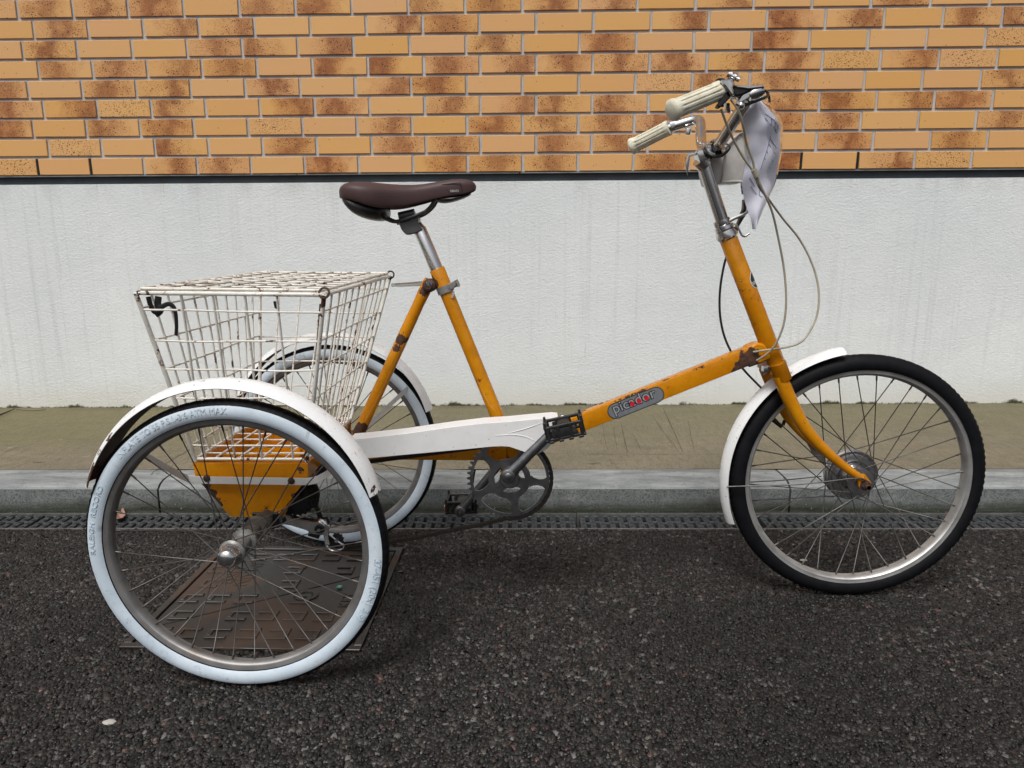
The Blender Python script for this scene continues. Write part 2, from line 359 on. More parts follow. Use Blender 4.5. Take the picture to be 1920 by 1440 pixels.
def m_render():
    n = N('painted_render'); x = n.xyz()
    c = n.mix(n.ramp(n.noise(1.6, 5, .6), (.3, 0), (.7, 1)), (.66, .70, .715), (.755, .785, .79))
    streak = n.noise(1, 5, .65, vec=n.mapv((48, 1, .8))); big = n.noise(1.3, 2)
    sm = n.math('MULTIPLY', n.ramp(streak, (.52, 0), (.70, 1)), n.ramp(big, (.42, 0), (.62, .32))); c = n.mix(sm, c, (.40, .42, .42))
    thin = n.math('MULTIPLY', n.ramp(n.noise(1, 2, .5, vec=n.mapv((75, 1, 1.3), (3, 0, 0))), (.68, 0), (.74, .55)), n.ramp(n.noise(2.1, 2), (.52, 0), (.6, 1))); c = n.mix(thin, c, (.30, .31, .31))
    # grime at the foot
    zr = n.math('SUBTRACT', n.math('SUBTRACT', x[2], .0729), n.math('MULTIPLY', x[0], .0073))
    zz = n.math('ADD', zr, n.math('MULTIPLY', n.noise(5, 4), -.14)); foot = n.ramp(zz, (-.07, .5), (.06, 0)); c = n.mix(foot, c, (.60, .57, .47))
    z2 = n.math('ADD', zr, n.math('MULTIPLY', n.noise(9, 5, .7), -.085)); moss = n.ramp(z2, (-.043, 1), (-.034, 0)); c = n.mix(moss, c, (.06, .060, .028))
    topd = n.math('MULTIPLY', n.ramp(x[2], (.93, 0), (1.0, 1)), n.ramp(n.noise(1, 4, .6, vec=n.mapv((9, 1, 2.5), (5, 0, 0))), (.45, 0), (.75, .55))); c = n.mix(topd, c, (.45, .45, .43))
    spk = n.math('MULTIPLY', n.ramp(n.voro(45), (.05, 1), (.08, 0)), n.ramp(n.noise(6, 2), (.62, 0), (.66, .8))); c = n.mix(spk, c, (.2, .2, .18))
    h1 = n.noise(1, 6, .72, vec=n.mapv((70, 70, 115), rot=(0, .5, 0))); h2 = n.noise(170, 4, .7); h3 = n.noise(9, 3)
    h = n.math('ADD', n.math('MULTIPLY', h1, 1.0), n.math('ADD', n.math('MULTIPLY', h2, .5), n.math('MULTIPLY', h3, .8)))
    return n.set(c, .8, 0, n.bump(h, .75, .0042), .3)
M['render'] = m_render()
M['flashing'] = simple('flashing_slate', (.018, .026, .032), .5, 0, .4, 14, .2)
M['bead'] = simple('metal_bead', (.22, .22, .22), .55, .3, .3, 20, .2)
def m_pave():
    n = N('pavement_concrete'); x = n.xyz()
    c = n.mix(n.ramp(n.noise(3.2, 5, .6), (.35, 0), (.65, 1)), (.135, .115, .075), (.215, .185, .122))
    gy = n.math('ADD', x[1], n.math('MULTIPLY', n.noise(2.2, 4), .7)); alg = n.ramp(gy, (-.35, 0), (.10, .75)); c = n.mix(alg, c, (.142, .130, .058))
    left = n.math('MULTIPLY', n.ramp(x[0], (.3, .8), (1.5, 0)), n.ramp(n.math('ADD', x[1], n.math('MULTIPLY', n.noise(3, 4), .3)), (-.62, 0), (-.42, 1))); c = n.mix(left, c, (.158, .142, .050))
    br = n.noise(1, 5, .7, vec=n.mapv((60, 16, 1), rot=(0, 0, .35))); c = n.mix(n.ramp(br, (.48, 0), (.68, .7)), c, (.085, .074, .042))
    c = n.mix(n.ramp(n.noise(45, 4, .7), (.62, 0), (.70, .6)), c, (.045, .04, .03)); c = n.mix(n.ramp(n.noise(28, 3, .6), (.64, 0), (.74, .4)), c, (.36, .34, .28))
    brush = n.noise(1, 3, .7, vec=n.mapv((150, 7, 1), rot=(0, 0, -.06))); m2 = n.ramp(n.noise(2.5, 2), (.45, 0), (.6, 1))
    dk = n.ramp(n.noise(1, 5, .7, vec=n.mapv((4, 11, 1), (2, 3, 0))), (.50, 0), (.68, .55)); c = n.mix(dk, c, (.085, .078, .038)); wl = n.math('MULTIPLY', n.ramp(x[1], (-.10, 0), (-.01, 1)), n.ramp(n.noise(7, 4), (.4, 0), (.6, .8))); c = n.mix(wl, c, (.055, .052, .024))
    lines = n.math('MULTIPLY', n.ramp(brush, (.60, 0), (.68, .8)), m2); c = n.mix(lines, c, (.06, .055, .035))
    c = n.mix(n.ramp(n.noise(260, 3, .7), (.35, 0), (.7, .55)), c, (.30, .27, .20)); c = n.mix(n.ramp(n.noise(190, 3, .7), (.55, 0), (.68, .5)), c, (.06, .05, .03))
    h = n.math('ADD', n.noise(150, 5, .8), n.math('ADD', n.math('MULTIPLY', br, .9), n.math('MULTIPLY', brush, .5)))
    return n.set(c, .78, 0, n.bump(h, .9, .0050), .3)
M['pave'] = m_pave()
def m_kerb():
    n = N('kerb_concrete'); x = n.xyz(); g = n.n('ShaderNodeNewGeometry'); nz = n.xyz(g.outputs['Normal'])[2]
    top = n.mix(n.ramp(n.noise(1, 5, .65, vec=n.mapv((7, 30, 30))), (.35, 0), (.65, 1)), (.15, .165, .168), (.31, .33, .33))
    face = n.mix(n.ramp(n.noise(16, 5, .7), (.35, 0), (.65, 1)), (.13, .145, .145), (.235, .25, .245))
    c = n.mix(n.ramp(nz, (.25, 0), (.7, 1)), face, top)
    z2 = n.math('ADD', x[2], n.math('MULTIPLY', n.noise(7, 4), -.055)); alg = n.ramp(z2, (-.014, 1), (.016, 0)); c = n.mix(alg, c, (.024, .028, .013))
    tex = n.voro(230, 'F1'); c = n.mix(n.math('MULTIPLY', n.ramp(tex, (.45, 0), (.8, .6)), n.ramp(nz, (.3, 1), (.6, 0))), c, (.05, .055, .052))
    c = n.mix(n.ramp(n.noise(1, 6, .7, vec=n.mapv((3, 60, 60))), (.45, 0), (.72, .6)), c, (.12, .13, .125)); c = n.mix(n.ramp(n.noise(60, 5, .75), (.58, 0), (.68, .7)), c, (.06, .06, .055)); c = n.mix(n.ramp(n.noise(90, 4, .75), (.64, 0), (.70, .6)), c, (.5, .5, .48))
    return n.set(c, .72, 0, n.bump(n.math('ADD', n.math('MULTIPLY', tex, .6), n.noise(140, 4)), .6, .002), .35)
M['kerb'] = m_kerb()
def m_asphalt():
    n = N('asphalt_binder'); c = n.mix(n.ramp(n.noise(60, 5, .7), (.35, 0), (.7, 1)), (.004, .0038, .0037), (.009, .0085, .008))
    v = n.voro(170); return n.set(c, .6, 0, n.bump(v, 1.0, .004), .2)
M['asphalt'] = m_asphalt()
def m_chip():
    n = N('road_stone'); g = n.n('ShaderNodeNewGeometry'); r = g.outputs['Random Per Island']
    x = n.n('ShaderNodeValToRGB'); x.color_ramp.interpolation = 'CONSTANT'; e = x.color_ramp.elements
    cols = [(.0, (.007, .0068, .0066)), (.22, (.013, .0124, .0118)), (.42, (.023, .0215, .020)), (.58, (.009, .0086, .0083)), (.70, (.037, .0345, .032)), (.82, (.036, .030, .025)), (.88, (.060, .056, .051)), (.935, (.050, .030, .026)), (.957, (.11, .105, .095)), (.980, (.12, .062, .055)), (.988, (.15, .145, .138)), (.9968, (.36, .35, .33)), (.999, (.25, .12, .02))]
    while len(e) < len(cols): e.new(.5)
    for i, (p, c) in enumerate(cols): e[i].position = p; e[i].color = (*c, 1)
    n.l(r, x.inputs[0]); c = n.mix(n.ramp(n.noise(500, 3), (.4, 0), (.7, .4)), x.outputs[0], (.012, .0115, .011)); c = n.mix(n.ramp(n.noise(2.2, 4, .6), (.42, 0), (.62, .6)), c, (.0075, .0070, .0070))
    rr = n.math('MULTIPLY_ADD', n.math('FRACT', n.math('MULTIPLY', r, 37.7)), .35, .36)
    return n.set(c, rr, 0, n.bump(n.noise(700, 2), .4, .0006), .32)
M['chip'] = m_chip()
M['grate'] = simple('grate_iron', (.060, .066, .070), .5, .2, .35, 60, .5)
M['rail'] = simple('channel_rail', (.17, .17, .165), .5, .5, .3, 30, .3)
M['void'] = simple('gap_shade', (.004, .004, .004), .8, 0, .2)  # near-black colour paints in the darkness inside gaps, cracks and holes
def m_iron():
    n = N('cover_iron'); c = n.mix(n.ramp(n.noise(55, 4, .7), (.35, 0), (.7, 1)), (.013, .012, .0115), (.026, .023, .021))
    mud = n.ramp(n.noise(4.6, 3, .5, dist=.6), (.50, 0), (.545, 1)); mc = n.mix(n.noise(10, 4), (.038, .025, .019), (.068, .043, .031)); c = n.mix(mud, c, mc)
    c = n.mix(n.ramp(n.noise(160, 3, .7), (.70, 0), (.74, .8)), c, (.25, .24, .22)); r = n.mix(mud, (.38, .38, .38), (.62, .62, .62))
    return n.set(c, r, 0, n.bump(n.noise(240, 3), .35, .0008), .45)
M['iron'] = m_iron()

# ================================================================== SETTING
PX0, PX1 = -1.6, 5.8
def wall_foot(x): return .0725+.0073*(x-1.95)
def kerb_y(x): return -1.062+.0192*(x-1.984)
# ---- road
mb = MB(); mb.add([(-30, -40, -.003), (34, -40, -.003), (34, kerb_y(34)-.116, -.003), (-30, kerb_y(-30)-.116, -.003)], [(0, 1, 2, 3)])
road = put('road', mb, M['asphalt']); road['kind'] = 'structure'
# ---- pavement: one cast strip, finely gridded so that its slight fall shows
mb = MB(); nx, ny = 60, 14; V = []
for j in range(ny+1):
    for i in range(nx+1):
        x = PX0-14+(PX1-PX0+28)*i/nx; y1 = kerb_y(x)+.1345; t = j/ny; y = y1*(1-t); z = .0905*(1-t)+wall_foot(max(-3, min(8, x)))*t
        V.append((x, y+.004*t, z+.0012*math.sin(x*5+j)*math.sin(PI*t)))
mb.add(V, [(j*(nx+1)+i, j*(nx+1)+i+1, (j+1)*(nx+1)+i+1, (j+1)*(nx+1)+i) for j in range(ny) for i in range(nx)])
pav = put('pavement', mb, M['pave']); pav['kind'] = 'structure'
mb = MB(); mb.loft([[Vector((x, kerb_y(x)+v, z)) for v, z in ((.128, .070), (.140, .070), (.140, .084), (.128, .084))] for x in (-6, 10)]); put('joint', mb, M['void'], pav)
# crack across the pavement on the left, running on from the kerb joint
ck = [G(x, y, .0885) for x, y in ((283, 893), (300, 878), (322, 862), (346, 848), (362, 836), (392, 818), (430, 795))]
pts = curve(ck, 5); mb = MB(); L = []; Rr = []
for i, p in enumerate(pts):
    j = .0022*math.sin(i*2.3)+.0012*math.sin(i*5.1); ww = .0013*(1-.6*i/len(pts))
    zt = .0905*(1-(p.y-kerb_y(p.x)-.13)/(-kerb_y(p.x)-.13))+wall_foot(p.x)*((p.y-kerb_y(p.x)-.13)/(-kerb_y(p.x)-.13))+.0016
    L.append((p.x-ww+j, p.y+ww, zt)); Rr.append((p.x+ww+j, p.y-ww, zt))
m_ = len(L); mb.add(L+Rr, [(i, i+1, m_+i+1, m_+i) for i in range(m_-1)])
put('crack', mb, M['void'], pav)
def pz(p): t = min(1, max(0, (p.y-kerb_y(p.x)-.1345)/(-kerb_y(p.x)-.1345))); return .0905*(1-t)+wall_foot(p.x)*t+.0016
mb = MB()
for ln, ww in (([(1012, 852), (1180, 853.5), (1405, 854)], .0009), ([(1243, 762), (1262, 805), (1281, 851)], .0011), ([(1222, 775), (1246, 812), (1272, 846)], .0008), ([(1164, 790), (1170, 820), (1177, 850)], .0010), ([(1150, 800), (1154, 825), (1158, 848)], .0007), ([(1290, 786), (1296, 820), (1302, 848)], .0008), ([(1186, 812), (1196, 832), (1205, 851)], .0007), ([(1130, 795), (1134, 822), (1140, 846)], .0006), ([(1098, 871), (1112, 872), (1126, 870.5)], .0016), ([(1145, 872), (1153, 873), (1160, 872)], .0013), ([(0, 853), (22, 841), (48, 834)], .0009), ([(1700, 800), (1722, 806), (1750, 803)], .0010), ([(60, 868), (74, 869), (86, 868)], .0018)):
    q_ = curve([G(x, y, .086) for x, y in ln], 6); Lq = []; Rq = []
    for i, p in enumerate(q_):
        d = (q_[min(i+1, len(q_)-1)]-q_[max(0, i-1)]); d.z = 0; d.normalize(); t_ = Vector((-d.y, d.x, 0))*ww*(.35+.65*math.sin(PI*(i+.5)/len(q_)))*(1+.4*math.sin(i*1.9)); z = pz(p); Lq.append((p.x+t_.x, p.y+t_.y, z)); Rq.append((p.x-t_.x, p.y-t_.y, z))
    m_ = len(Lq); mb.add(Lq+Rq, [(i, i+1, m_+i+1, m_+i) for i in range(m_-1)])
o = put('scratch', mb, simple('scratch_dirt', (.055, .047, .028), .9, 0, .3, 60), pav); o['kind'] = 'stuff'
# ---- kerb of cast stones
kerb = empty('kerb', (0, 0, 0)); kerb['kind'] = 'structure'
SL = math.atan(.0192); prof = [(.1305, .0905), (.1305, -.06), (.0, -.06), (0, .0745), (.0015, .0765), (.0055, .0755), (.0075, .0790), (.018, .0860), (.032, .0905), (.050, .0925), (.090, .0932), (.126, .0925)]
def kerb_stone(L_):
    mb = MB(); n_ = 10; rings = []
    for i in range(n_+1):
        x = -L_/2+L_*i/n_; e = .0018 if i in (0, n_) else 0
        rings.append([Vector((x, y+(e if y < .06 else -e), z-e)) for y, z in prof])
    mb.loft(rings); return mb.mesh('kerb_stone', ang=30)
ks = kerb_stone(.906); J0 = .958; k = 0
for i in range(-3, 6):
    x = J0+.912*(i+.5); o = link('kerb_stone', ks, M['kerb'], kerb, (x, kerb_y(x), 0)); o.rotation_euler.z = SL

# ---- building wall: brickwork over a painted rendered plinth
wall = empty('building_wall', (2, 0, 0), "buff and brown speckled brick wall above a dark flashing and a white rendered plinth", 'wall')
WO = Vector((2, 0, 0)); BL, CH, MOD = .2108, .0645, .2221; BZ = 1.0455
mb = MB(); mb.box((2, .1245, 2.2), (24, .248, 2.31)); put('mortar', mb, M['mortar'], wall)
def brick_mesh(i):
    r = random.Random(i); bm = bmesh.new(); bmesh.ops.create_cube(bm, size=1)
    for v in bm.verts: v.co = Vector((v.co.x*BL+r.uniform(-.0008, .0008), v.co.y*.05+.019, v.co.z*CH+r.uniform(-.0007, .0007)))
    es = [e for e in bm.edges if all(v.co.y < 0 for v in e.verts)]
    bmesh.ops.bevel(bm, geom=es, offset=.0016, segments=1, affect='EDGES')
    m_ = MB(); m_._bm(bm); return m_.mesh('brick', ang=25)
bms = [brick_mesh(i) for i in range(5)]
# how each brick was fired, course by course from the bottom, first brick = left edge: . plain, s speckled, l/b/r burnt at left/middle/right
FIRED = ["s..rb.l.rbb.b.r.rs.", ".s.l.b.bb.lb...b.b.", "b.lb.s.r.bbbb.bb..b", "lrsl.rb.brll..blrb.", "b.br.b.rb...slb...b", ".lbrb.llbrbbbrbsrs.", ".b..blr..b.b..l...s", ".b.rr..rb...r.lr.bl", "sbbb.bl.lbbr.r..b..", "b.s.l.b..r.b.s.lb.r"]
nb = 0; far = MB(); rb = random.Random(5)
for cth in range(0, 34):
    for k in range(-36, 54):
        x = (k+.5)*MOD+(.054 if cth % 2 else 0)+rb.uniform(-.0009, .0009); z = BZ+cth*.075+CH/2
        vis = cth < 10 and -.62 < x < 4.6
        if vis:
            o = link('brick', bms[rb.randrange(5)], M['brick'], wall, (x-2, rb.uniform(-.0012, .0008), z)); nb += 1
            ft = FIRED[cth][k+1] if -1 <= k <= 17 else rb.choice("..sbrl.")
            o.color = ({'.': 0, 's': .5}.get(ft, 1), {'l': .22, 'r': .78}.get(ft, .5)+rb.uniform(-.1, .1), rb.random(), 1)
            o.rotation_euler.z = rb.uniform(-.003, .003)
        elif -7.9 < x < 11.9: far.box((x, .019, z), (BL, .05, CH))
o = put('brick', far, M['brick_far'], wall); o['kind'] = 'stuff'
# open weep joints in the bottom course
for k in (0, 1, 14, 15):
    mb = MB(); mb.box((k*MOD, -.001, BZ+.0325), (.0095, .006, .064)); put('weep_joint', mb, M['void'], wall)
# render
mb = MB(); mb.box((2, .124, .49), (24, .248, 1.036-.0)); put('rendered_plinth', mb, M['render'], wall)
mb = MB(); mb.box((2, .13, 1.0235), (24, .248-.008, .030)); put('flashing', mb, M['flashing'], wall)
for a, b in ((-9, 1.073), (1.077, 1.985), (1.989, 2.83), (2.834, 4.2), (4.204, 13)):
    mb = MB(); mb.box(((a+b)/2, .008, 1.0405), (b-a, .022, .0052), bev=.001); put('metal_bead', mb, M['bead'], wall)
# moss and grit in the angle between render and pavement
mb = MB(); rm = random.Random(3)
for i in range(800):
    x = rm.uniform(-.7, 4.6); den = .5+.5*math.sin(x*3.1+1)*math.sin(x*7.7)
    if rm.random() > .25+.75*den: continue
    s_ = rm.uniform(.0012, .0034)*(1.3 if den > .8 else 1); z = wall_foot(x); y = -abs(rm.gauss(0, .006))
    mb.add([(x-s_, y-s_*.6, z), (x+s_, y-s_*.4, z), (x+rm.uniform(-s_, s_), y, z+s_*rm.uniform(.7, 2.2)), (x, y+s_*.6, z)], [(0, 1, 2), (1, 3, 2), (3, 0, 2), (0, 3, 1)])
moss = put('moss_fringe', mb, simple('moss', (.045, .048, .018), .9, 0, .6, 40)); moss['kind'] = 'stuff'

# ---- drainage channel with cast grates
drain = empty('drainage_channel', (2, -1.12, 0), "dark slotted drain grating running along the foot of the kerb", 'drain')
DW = .117
def dpt(x, v, z): return Vector((x, kerb_y(x)-v, z))
mb = MB(); mb.loft([[dpt(x, .002, -.16), dpt(x, DW+.002, -.16), dpt(x, DW+.002, -.12), dpt(x, .002, -.12)] for x in (-6, 10)]); put('channel_floor', mb, M['void'], drain)
for v0, v1 in ((-.001, .0065), (DW-.0065, DW)):
    mb = MB(); mb.loft([[dpt(x, v0, -.12), dpt(x, v1, -.12), dpt(x, v1, .0018), dpt(x, v0, .0018)] for x in (-6, 2.169)]); mb.loft([[dpt(x, v0, -.12), dpt(x, v1, -.12), dpt(x, v1, .0022), dpt(x, v0, .0022)] for x in (2.172, 10)]); put('rail', mb, M['rail'], drain)
P_ = .0268; NP = 19; GL = P_*NP
def grate_mesh():
    mb = MB(); W2 = DW-.018; hw = W2/2
    for i in range(NP):
        x = -GL/2+P_*(i+.5); pw = .0165
        mb.box((x, 0, -.009), (pw, W2, .016), bev=.0012)
        for yy in (-.5*W2+.004, .004*(1 if i % 2 else -1), .5*W2-.004):
            if i < NP-1: mb.box((x+P_/2, yy, -.0095), (P_-pw+.004, .0085, .0148), bev=.0008)
        for j, yy in enumerate((-.036, -.012, .012, .036)):
            q = .0052; zt = .0012; r0 = .0026
            y0 = yy+.003*(1 if i % 2 else -1)
            o = [(x-q, y0-q), (x+q, y0-q), (x+q, y0+q), (x-q, y0+q)]; n_ = [(x-r0, y0-r0), (x+r0, y0-r0), (x+r0, y0+r0), (x-r0, y0+r0)]
            V = [(a, b, -.001) for a, b in o]+[(a, b, zt) for a, b in o]+[(a, b, zt) for a, b in n_]+[(a, b, -.0008) for a, b in n_]
            Fc = []
            for k in range(4):
                k2 = (k+1) % 4; Fc += [(k, k2, 4+k2, 4+k), (4+k, 4+k2, 8+k2, 8+k), (8+k, 8+k2, 12+k2, 12+k)]
            mb.add(V, Fc)
    return mb.mesh('grate', ang=30, fix=False)
gm = grate_mesh()
for i in range(-5, 6):
    xc = 2.1705+(GL+.0035)*(i+.5); o = link('grate', gm, M['grate'], drain, (xc-2, kerb_y(xc)-DW/2+1.12, 0)); o.rotation_euler.z = SL

# ---- manhole cover
MX0, MX1, MY0, MY1 = 1.238, 1.712, -1.778, -1.308
mh = empty('manhole_cover', ((MX0+MX1)/2, (MY0+MY1)/2, 0), "square cast iron manhole cover with muddy raised brackets under the near wheel", 'manhole cover')
MC = Vector(((MX0+MX1)/2, (MY0+MY1)/2, 0)); mw, mhh = (MX1-MX0)/2, (MY1-MY0)/2
mb = MB(); fr = .016
mb.box((MC.x, MY0+fr/2, -.008), (2*mw, fr, .024), bev=.001); mb.box((MC.x, MY1-fr/2, -.008), (2*mw, fr, .024), bev=.001)
mb.box((MX0+fr/2, MC.y, -.008), (fr, 2*mhh-2*fr-.001, .0238), bev=.001); mb.box((MX1-fr/2, MC.y, -.008), (fr, 2*mhh-2*fr-.001, .0238), bev=.001)
put('cover_frame', mb, M['iron'], mh)
mb = MB(); mb.box((MC.x, MC.y, -.014), (2*mw-.01, 2*mhh-.01, .02)); put('cover_seat', mb, M['void'], mh)
a, b = fr+.003, fr+.003; X0, X1, Y0, Y1 = MX0+a, MX1-a, MY0+b, MY1-b
def tri(poly, z0, z1):
    m_ = MB(); bm = bmesh.new(); A = [bm.verts.new((x, y, z0)) for x, y in poly]; B = [bm.verts.new((x, y, z1)) for x, y in poly]; n_ = len(poly)
    bm.faces.new(A); bm.faces.new(B[::-1]); [bm.faces.new((A[i], A[(i+1) % n_], B[(i+1) % n_], B[i])) for i in range(n_)]
    bmesh.ops.recalc_face_normals(bm, faces=bm.faces[:]); bmesh.ops.bevel(bm, geom=bm.edges[:], offset=.0008, segments=1, affect='EDGES'); return m_._bm(bm)
g = .0022; DL, DR = Y0+.055, Y1-.105   # split line rises from the left side to the right side
split = lambda x: DL+(DR-DL)*(x-X0)/(X1-X0)
covers = [put('cover_plate', tri([(X0, Y0), (X1, Y0), (X1, DR-g), (X0, DL-g)], -.006, .0008), M['iron'], mh), put('cover_plate', tri([(X0, DL+g), (X1, DR+g), (X1, Y1), (X0, Y1)], -.006, .0008), M['iron'], mh)]
def bracket(x, y, s_, open_r, L_=.048, H_=.040, t=.0095):
    m_ = MB(); z = .0012; d = 1 if open_r else -1
    m_.box((x, y-H_/2+t/2, z), (L_, t, .0048), bev=.0009); m_.box((x, y+H_/2-t/2, z), (L_, t, .0048), bev=.0009)
    m_.box((x-d*(L_/2-t/2), y, z), (t, H_-2*t-.0004, .0047), bev=.0009); return m_
for r_i in range(6):
    yy = Y0+.038+r_i*(Y1-Y0-.076)/5
    for c_i in range(7):
        xx = X0+.034+c_i*(X1-X0-.068)/6+(.008 if r_i % 2 else -.004)
        if c_i in (1, 2) and r_i in (3, 4): continue
        if c_i == 6 and r_i in (1, 2, 3): continue
        if (c_i, r_i) in ((5, 2), (4, 4)): continue
        if abs(yy-split(xx)) < .0215: continue
        top = yy > split(xx); put('raised_bracket', bracket(xx, yy, 1, c_i < 3, .043), M['iron'], covers[1 if top else 0])
for txt, x, y, wd, rot, ci in (('IMAIN', X0+.098, Y1-.075, .115, -PI/2, 1), ('USSI', X0+.060, Y1-.10, .080, -PI/2, 1), ('KEY', X1-.045, Y0+.15, .062, PI/2, 0)):
    Mx = Matrix.Translation((x, y, .0008)) @ Matrix.Rotation(rot, 4, 'Z') @ Matrix.Rotation(-PI/2, 4, 'X')
    put('cast_lettering', text_mb(txt, wd, .0012, .0, Mx), M['iron'], covers[ci])
for x, y, rr_ in ((X1-.055, Y0+.055, .014),):
    mb = MB(); mb.lathe([(.0008, rr_), (.0028, rr_), (.0028, rr_-.003), (.0008, rr_-.003)], (x, y, 0), (0, 0, 1), 20, closed=True); put('cast_ring', mb, M['iron'], covers[0])
for x, y, ci in ((1.54, -1.56, 0), (1.47, -1.42, 1)):
    mb = MB(); mb.lathe([(.0008, .026), (.0030, .026), (.0030, .016), (.0009, .014)], (x, y, 0), (0, 0, 1), 24, closed=True); put('keyhole_boss', mb, M['iron'], covers[ci])
    mb = MB(); mb.box((x, y, .001), (.024, .008, .0012), Matrix.Rotation(.5, 3, 'Z'), bev=.0003); put('keyhole', mb, M['void'], covers[ci])

# ---- stones of the road surface
def stones():
    pts = []
    def field(x0, x1, y0, y1, sp):
        nx_, ny_ = int((x1-x0)/sp), int((y1-y0)/sp); gx, gy = np.meshgrid(np.arange(nx_), np.arange(ny_))
        p = np.stack([x0+(gx.ravel()+rng.random(gx.size)*1.1)*sp, y0+(gy.ravel()+rng.random(gx.size)*1.1)*sp], 1); return p
    P1 = field(.2, 3.9, -2.35, -1.15, .0054); keep = P1[:, 1] < kerb_y(0)+.0192*P1[:, 0]-.120
    keep &= np.abs(P1[:, 0]-2.02) < .95+(P1[:, 1]+2.35)*.85
    keep &= ~((P1[:, 0] > MX0-.003) & (P1[:, 0] < MX1+.003) & (P1[:, 1] > MY0-.003) & (P1[:, 1] < MY1+.003)); P1 = P1[keep]
    n_ = len(P1); s_ = .0023+.0025*rng.random(n_)**2.0; s_ *= np.where(rng.random(n_) < .03, 1.4, 1)
    cube = np.array([(-1, -1, -1), (1, -1, -1), (1, 1, -1), (-1, 1, -1), (-.72, -.72, 1), (.72, -.72, 1), (.72, .72, 1), (-.72, .72, 1)], float)
    V = cube[None]*(1+.38*(rng.random((n_, 8, 3))-.5)*2*np.array([1, 1, .5])); V[:, :, 0] *= (1+.45*rng.random(n_))[:, None]
    V[:, :, 2] *= .42
    a = rng.random(n_)*2*np.pi; ca, sa = np.cos(a)[:, None], np.sin(a)[:, None]; x = V[:, :, 0]*ca-V[:, :, 1]*sa; y = V[:, :, 0]*sa+V[:, :, 1]*ca
    tx, ty = rng.normal(0, .27, n_)[:, None], rng.normal(0, .27, n_)[:, None]; z = V[:, :, 2]+x*tx+y*ty
    out = np.stack([x*s_[:, None]+P1[:, 0:1], y*s_[:, None]+P1[:, 1:2], z*s_[:, None]-.0011+rng.normal(0, .0004, n_)[:, None]], 2).reshape(-1, 3)
    q = np.array([(4, 5, 6, 7), (0, 1, 5, 4), (1, 2, 6, 5), (2, 3, 7, 6), (3, 0, 4, 7)]); Fq = (q[None]+8*np.arange(n_)[:, None, None]).reshape(-1)
    me = bpy.data.meshes.new('road_stones'); me.vertices.add(n_*8); me.vertices.foreach_set('co', out.ravel().astype('f4'))
    me.loops.add(len(Fq)); me.loops.foreach_set('vertex_index', Fq.astype('i4')); np_ = len(Fq)//4; me.polygons.add(np_)
    me.polygons.foreach_set('loop_start', np.arange(0, len(Fq), 4, dtype='i4')); me.update(calc_edges=True); me.validate()
    print('stones', n_); return me
o = link('road_stones', stones(), M['chip']); o['kind'] = 'stuff'

# ---- litter
def flat_thing(name, poly, z0, th, mat, label, cat, curl=0.0):
    c = sum((Vector(p) for p in poly), Vector())/len(poly); mb = MB(); n_ = len(poly)
    T = [Vector((p.x, p.y, z0+th+curl*(p-c).length)) for p in poly]; B = [Vector((p.x, p.y, z0+curl*(p-c).length)) for p in poly]
    mb.add([Vector((c.x, c.y, z0+th))]+T+[Vector((c.x, c.y, z0))]+B, [(0, 1+i, 1+(i+1) % n_) for i in range(n_)]+[(n_+1, n_+2+(i+1) % n_, n_+2+i) for i in range(n_)]+[(1+i, n_+2+i, n_+2+(i+1) % n_, 1+(i+1) % n_) for i in range(n_)])
    o = put(name, mb, mat); return tag(o, label, cat)
leafc = simple('leaf_dry', (.30, .17, .13), .7, 0, .3, 120)
flat_thing('fallen_leaf', [G(*p, .006) for p in ((214, 976), (219, 962), (226, 964), (231, 957), (236, 966), (231, 977), (222, 980))], .003, .0008, leafc, "small pinkish dry leaf lying on the drain grating beside the near rear wheel", 'leaf', .3)
tw = simple('twig_bark', (.035, .024, .016), .85, 0, .3, 200)
mb = MB(); mb.tube([Vector((*G(-60, 778, .09)[:2], .066)), Vector((*G(-6, 771, .09)[:2], .070)), Vector((*G(26, 764, .075)[:2], .068))], [.005, .004, .002], 7); o = put('twig', mb, tw); tag(o, "thick dark twig on the pavement at the foot of the wall", 'twig')
mb = MB(); mb.tube(curve([G(26, 766, .069), G(42, 769, .070), G(64, 770, .070), G(86, 768, .069)], 4), .0011, 6); o = put('twig', mb, tw); tag(o, "thin curved stalk on the pavement beside the thicker dark twig", 'twig')
wp = simple('pale_stone', (.36, .35, .32), .6, 0, .15)
for (px, py, s_, lab) in ((205, 1353, .0075, "pale flat pebble on the asphalt in the bottom left corner of the road"), (1507, 1050, .006, "small white pebble on the asphalt behind the front wheel spokes")):
    p = G(px, py, .003); bm = bmesh.new(); bmesh.ops.create_icosphere(bm, subdivisions=2, radius=1); rr2 = random.Random(px)
    for v in bm.verts: v.co = Vector((v.co.x*s_*1.5, v.co.y*s_*.9, v.co.z*s_*.35))*(1+rr2.uniform(-.12, .12))
    mb = MB(); mb._bm(bm, (p.x, p.y, .0022)); o = put('pebble', mb, wp); tag(o, lab, 'pebble')
p = G(636, 1101, .003)
flat_thing('glass_shard', [p+Vector(q) for q in ((-.006, -.004, 0), (.004, -.006, 0), (.007, .003, 0), (-.002, .006, 0))], .0035, .0018, simple('green_glass', (.05, .42, .28), .15, 0, .2), "tiny green glass fragment on the manhole cover inside the near wheel", 'glass shard')
mb = MB(); mb.tube(curve([G(1000, 958.5, .004), G(1025, 956.5, .005), G(1046, 958, .004), G(1075, 957, .005)], 4), .0009, 5); o = put('stalk', mb, simple('dry_stalk', (.28, .15, .07), .8)); tag(o, "thin tan stalk lying along the top of the drain under the chainwheel", 'stalk')
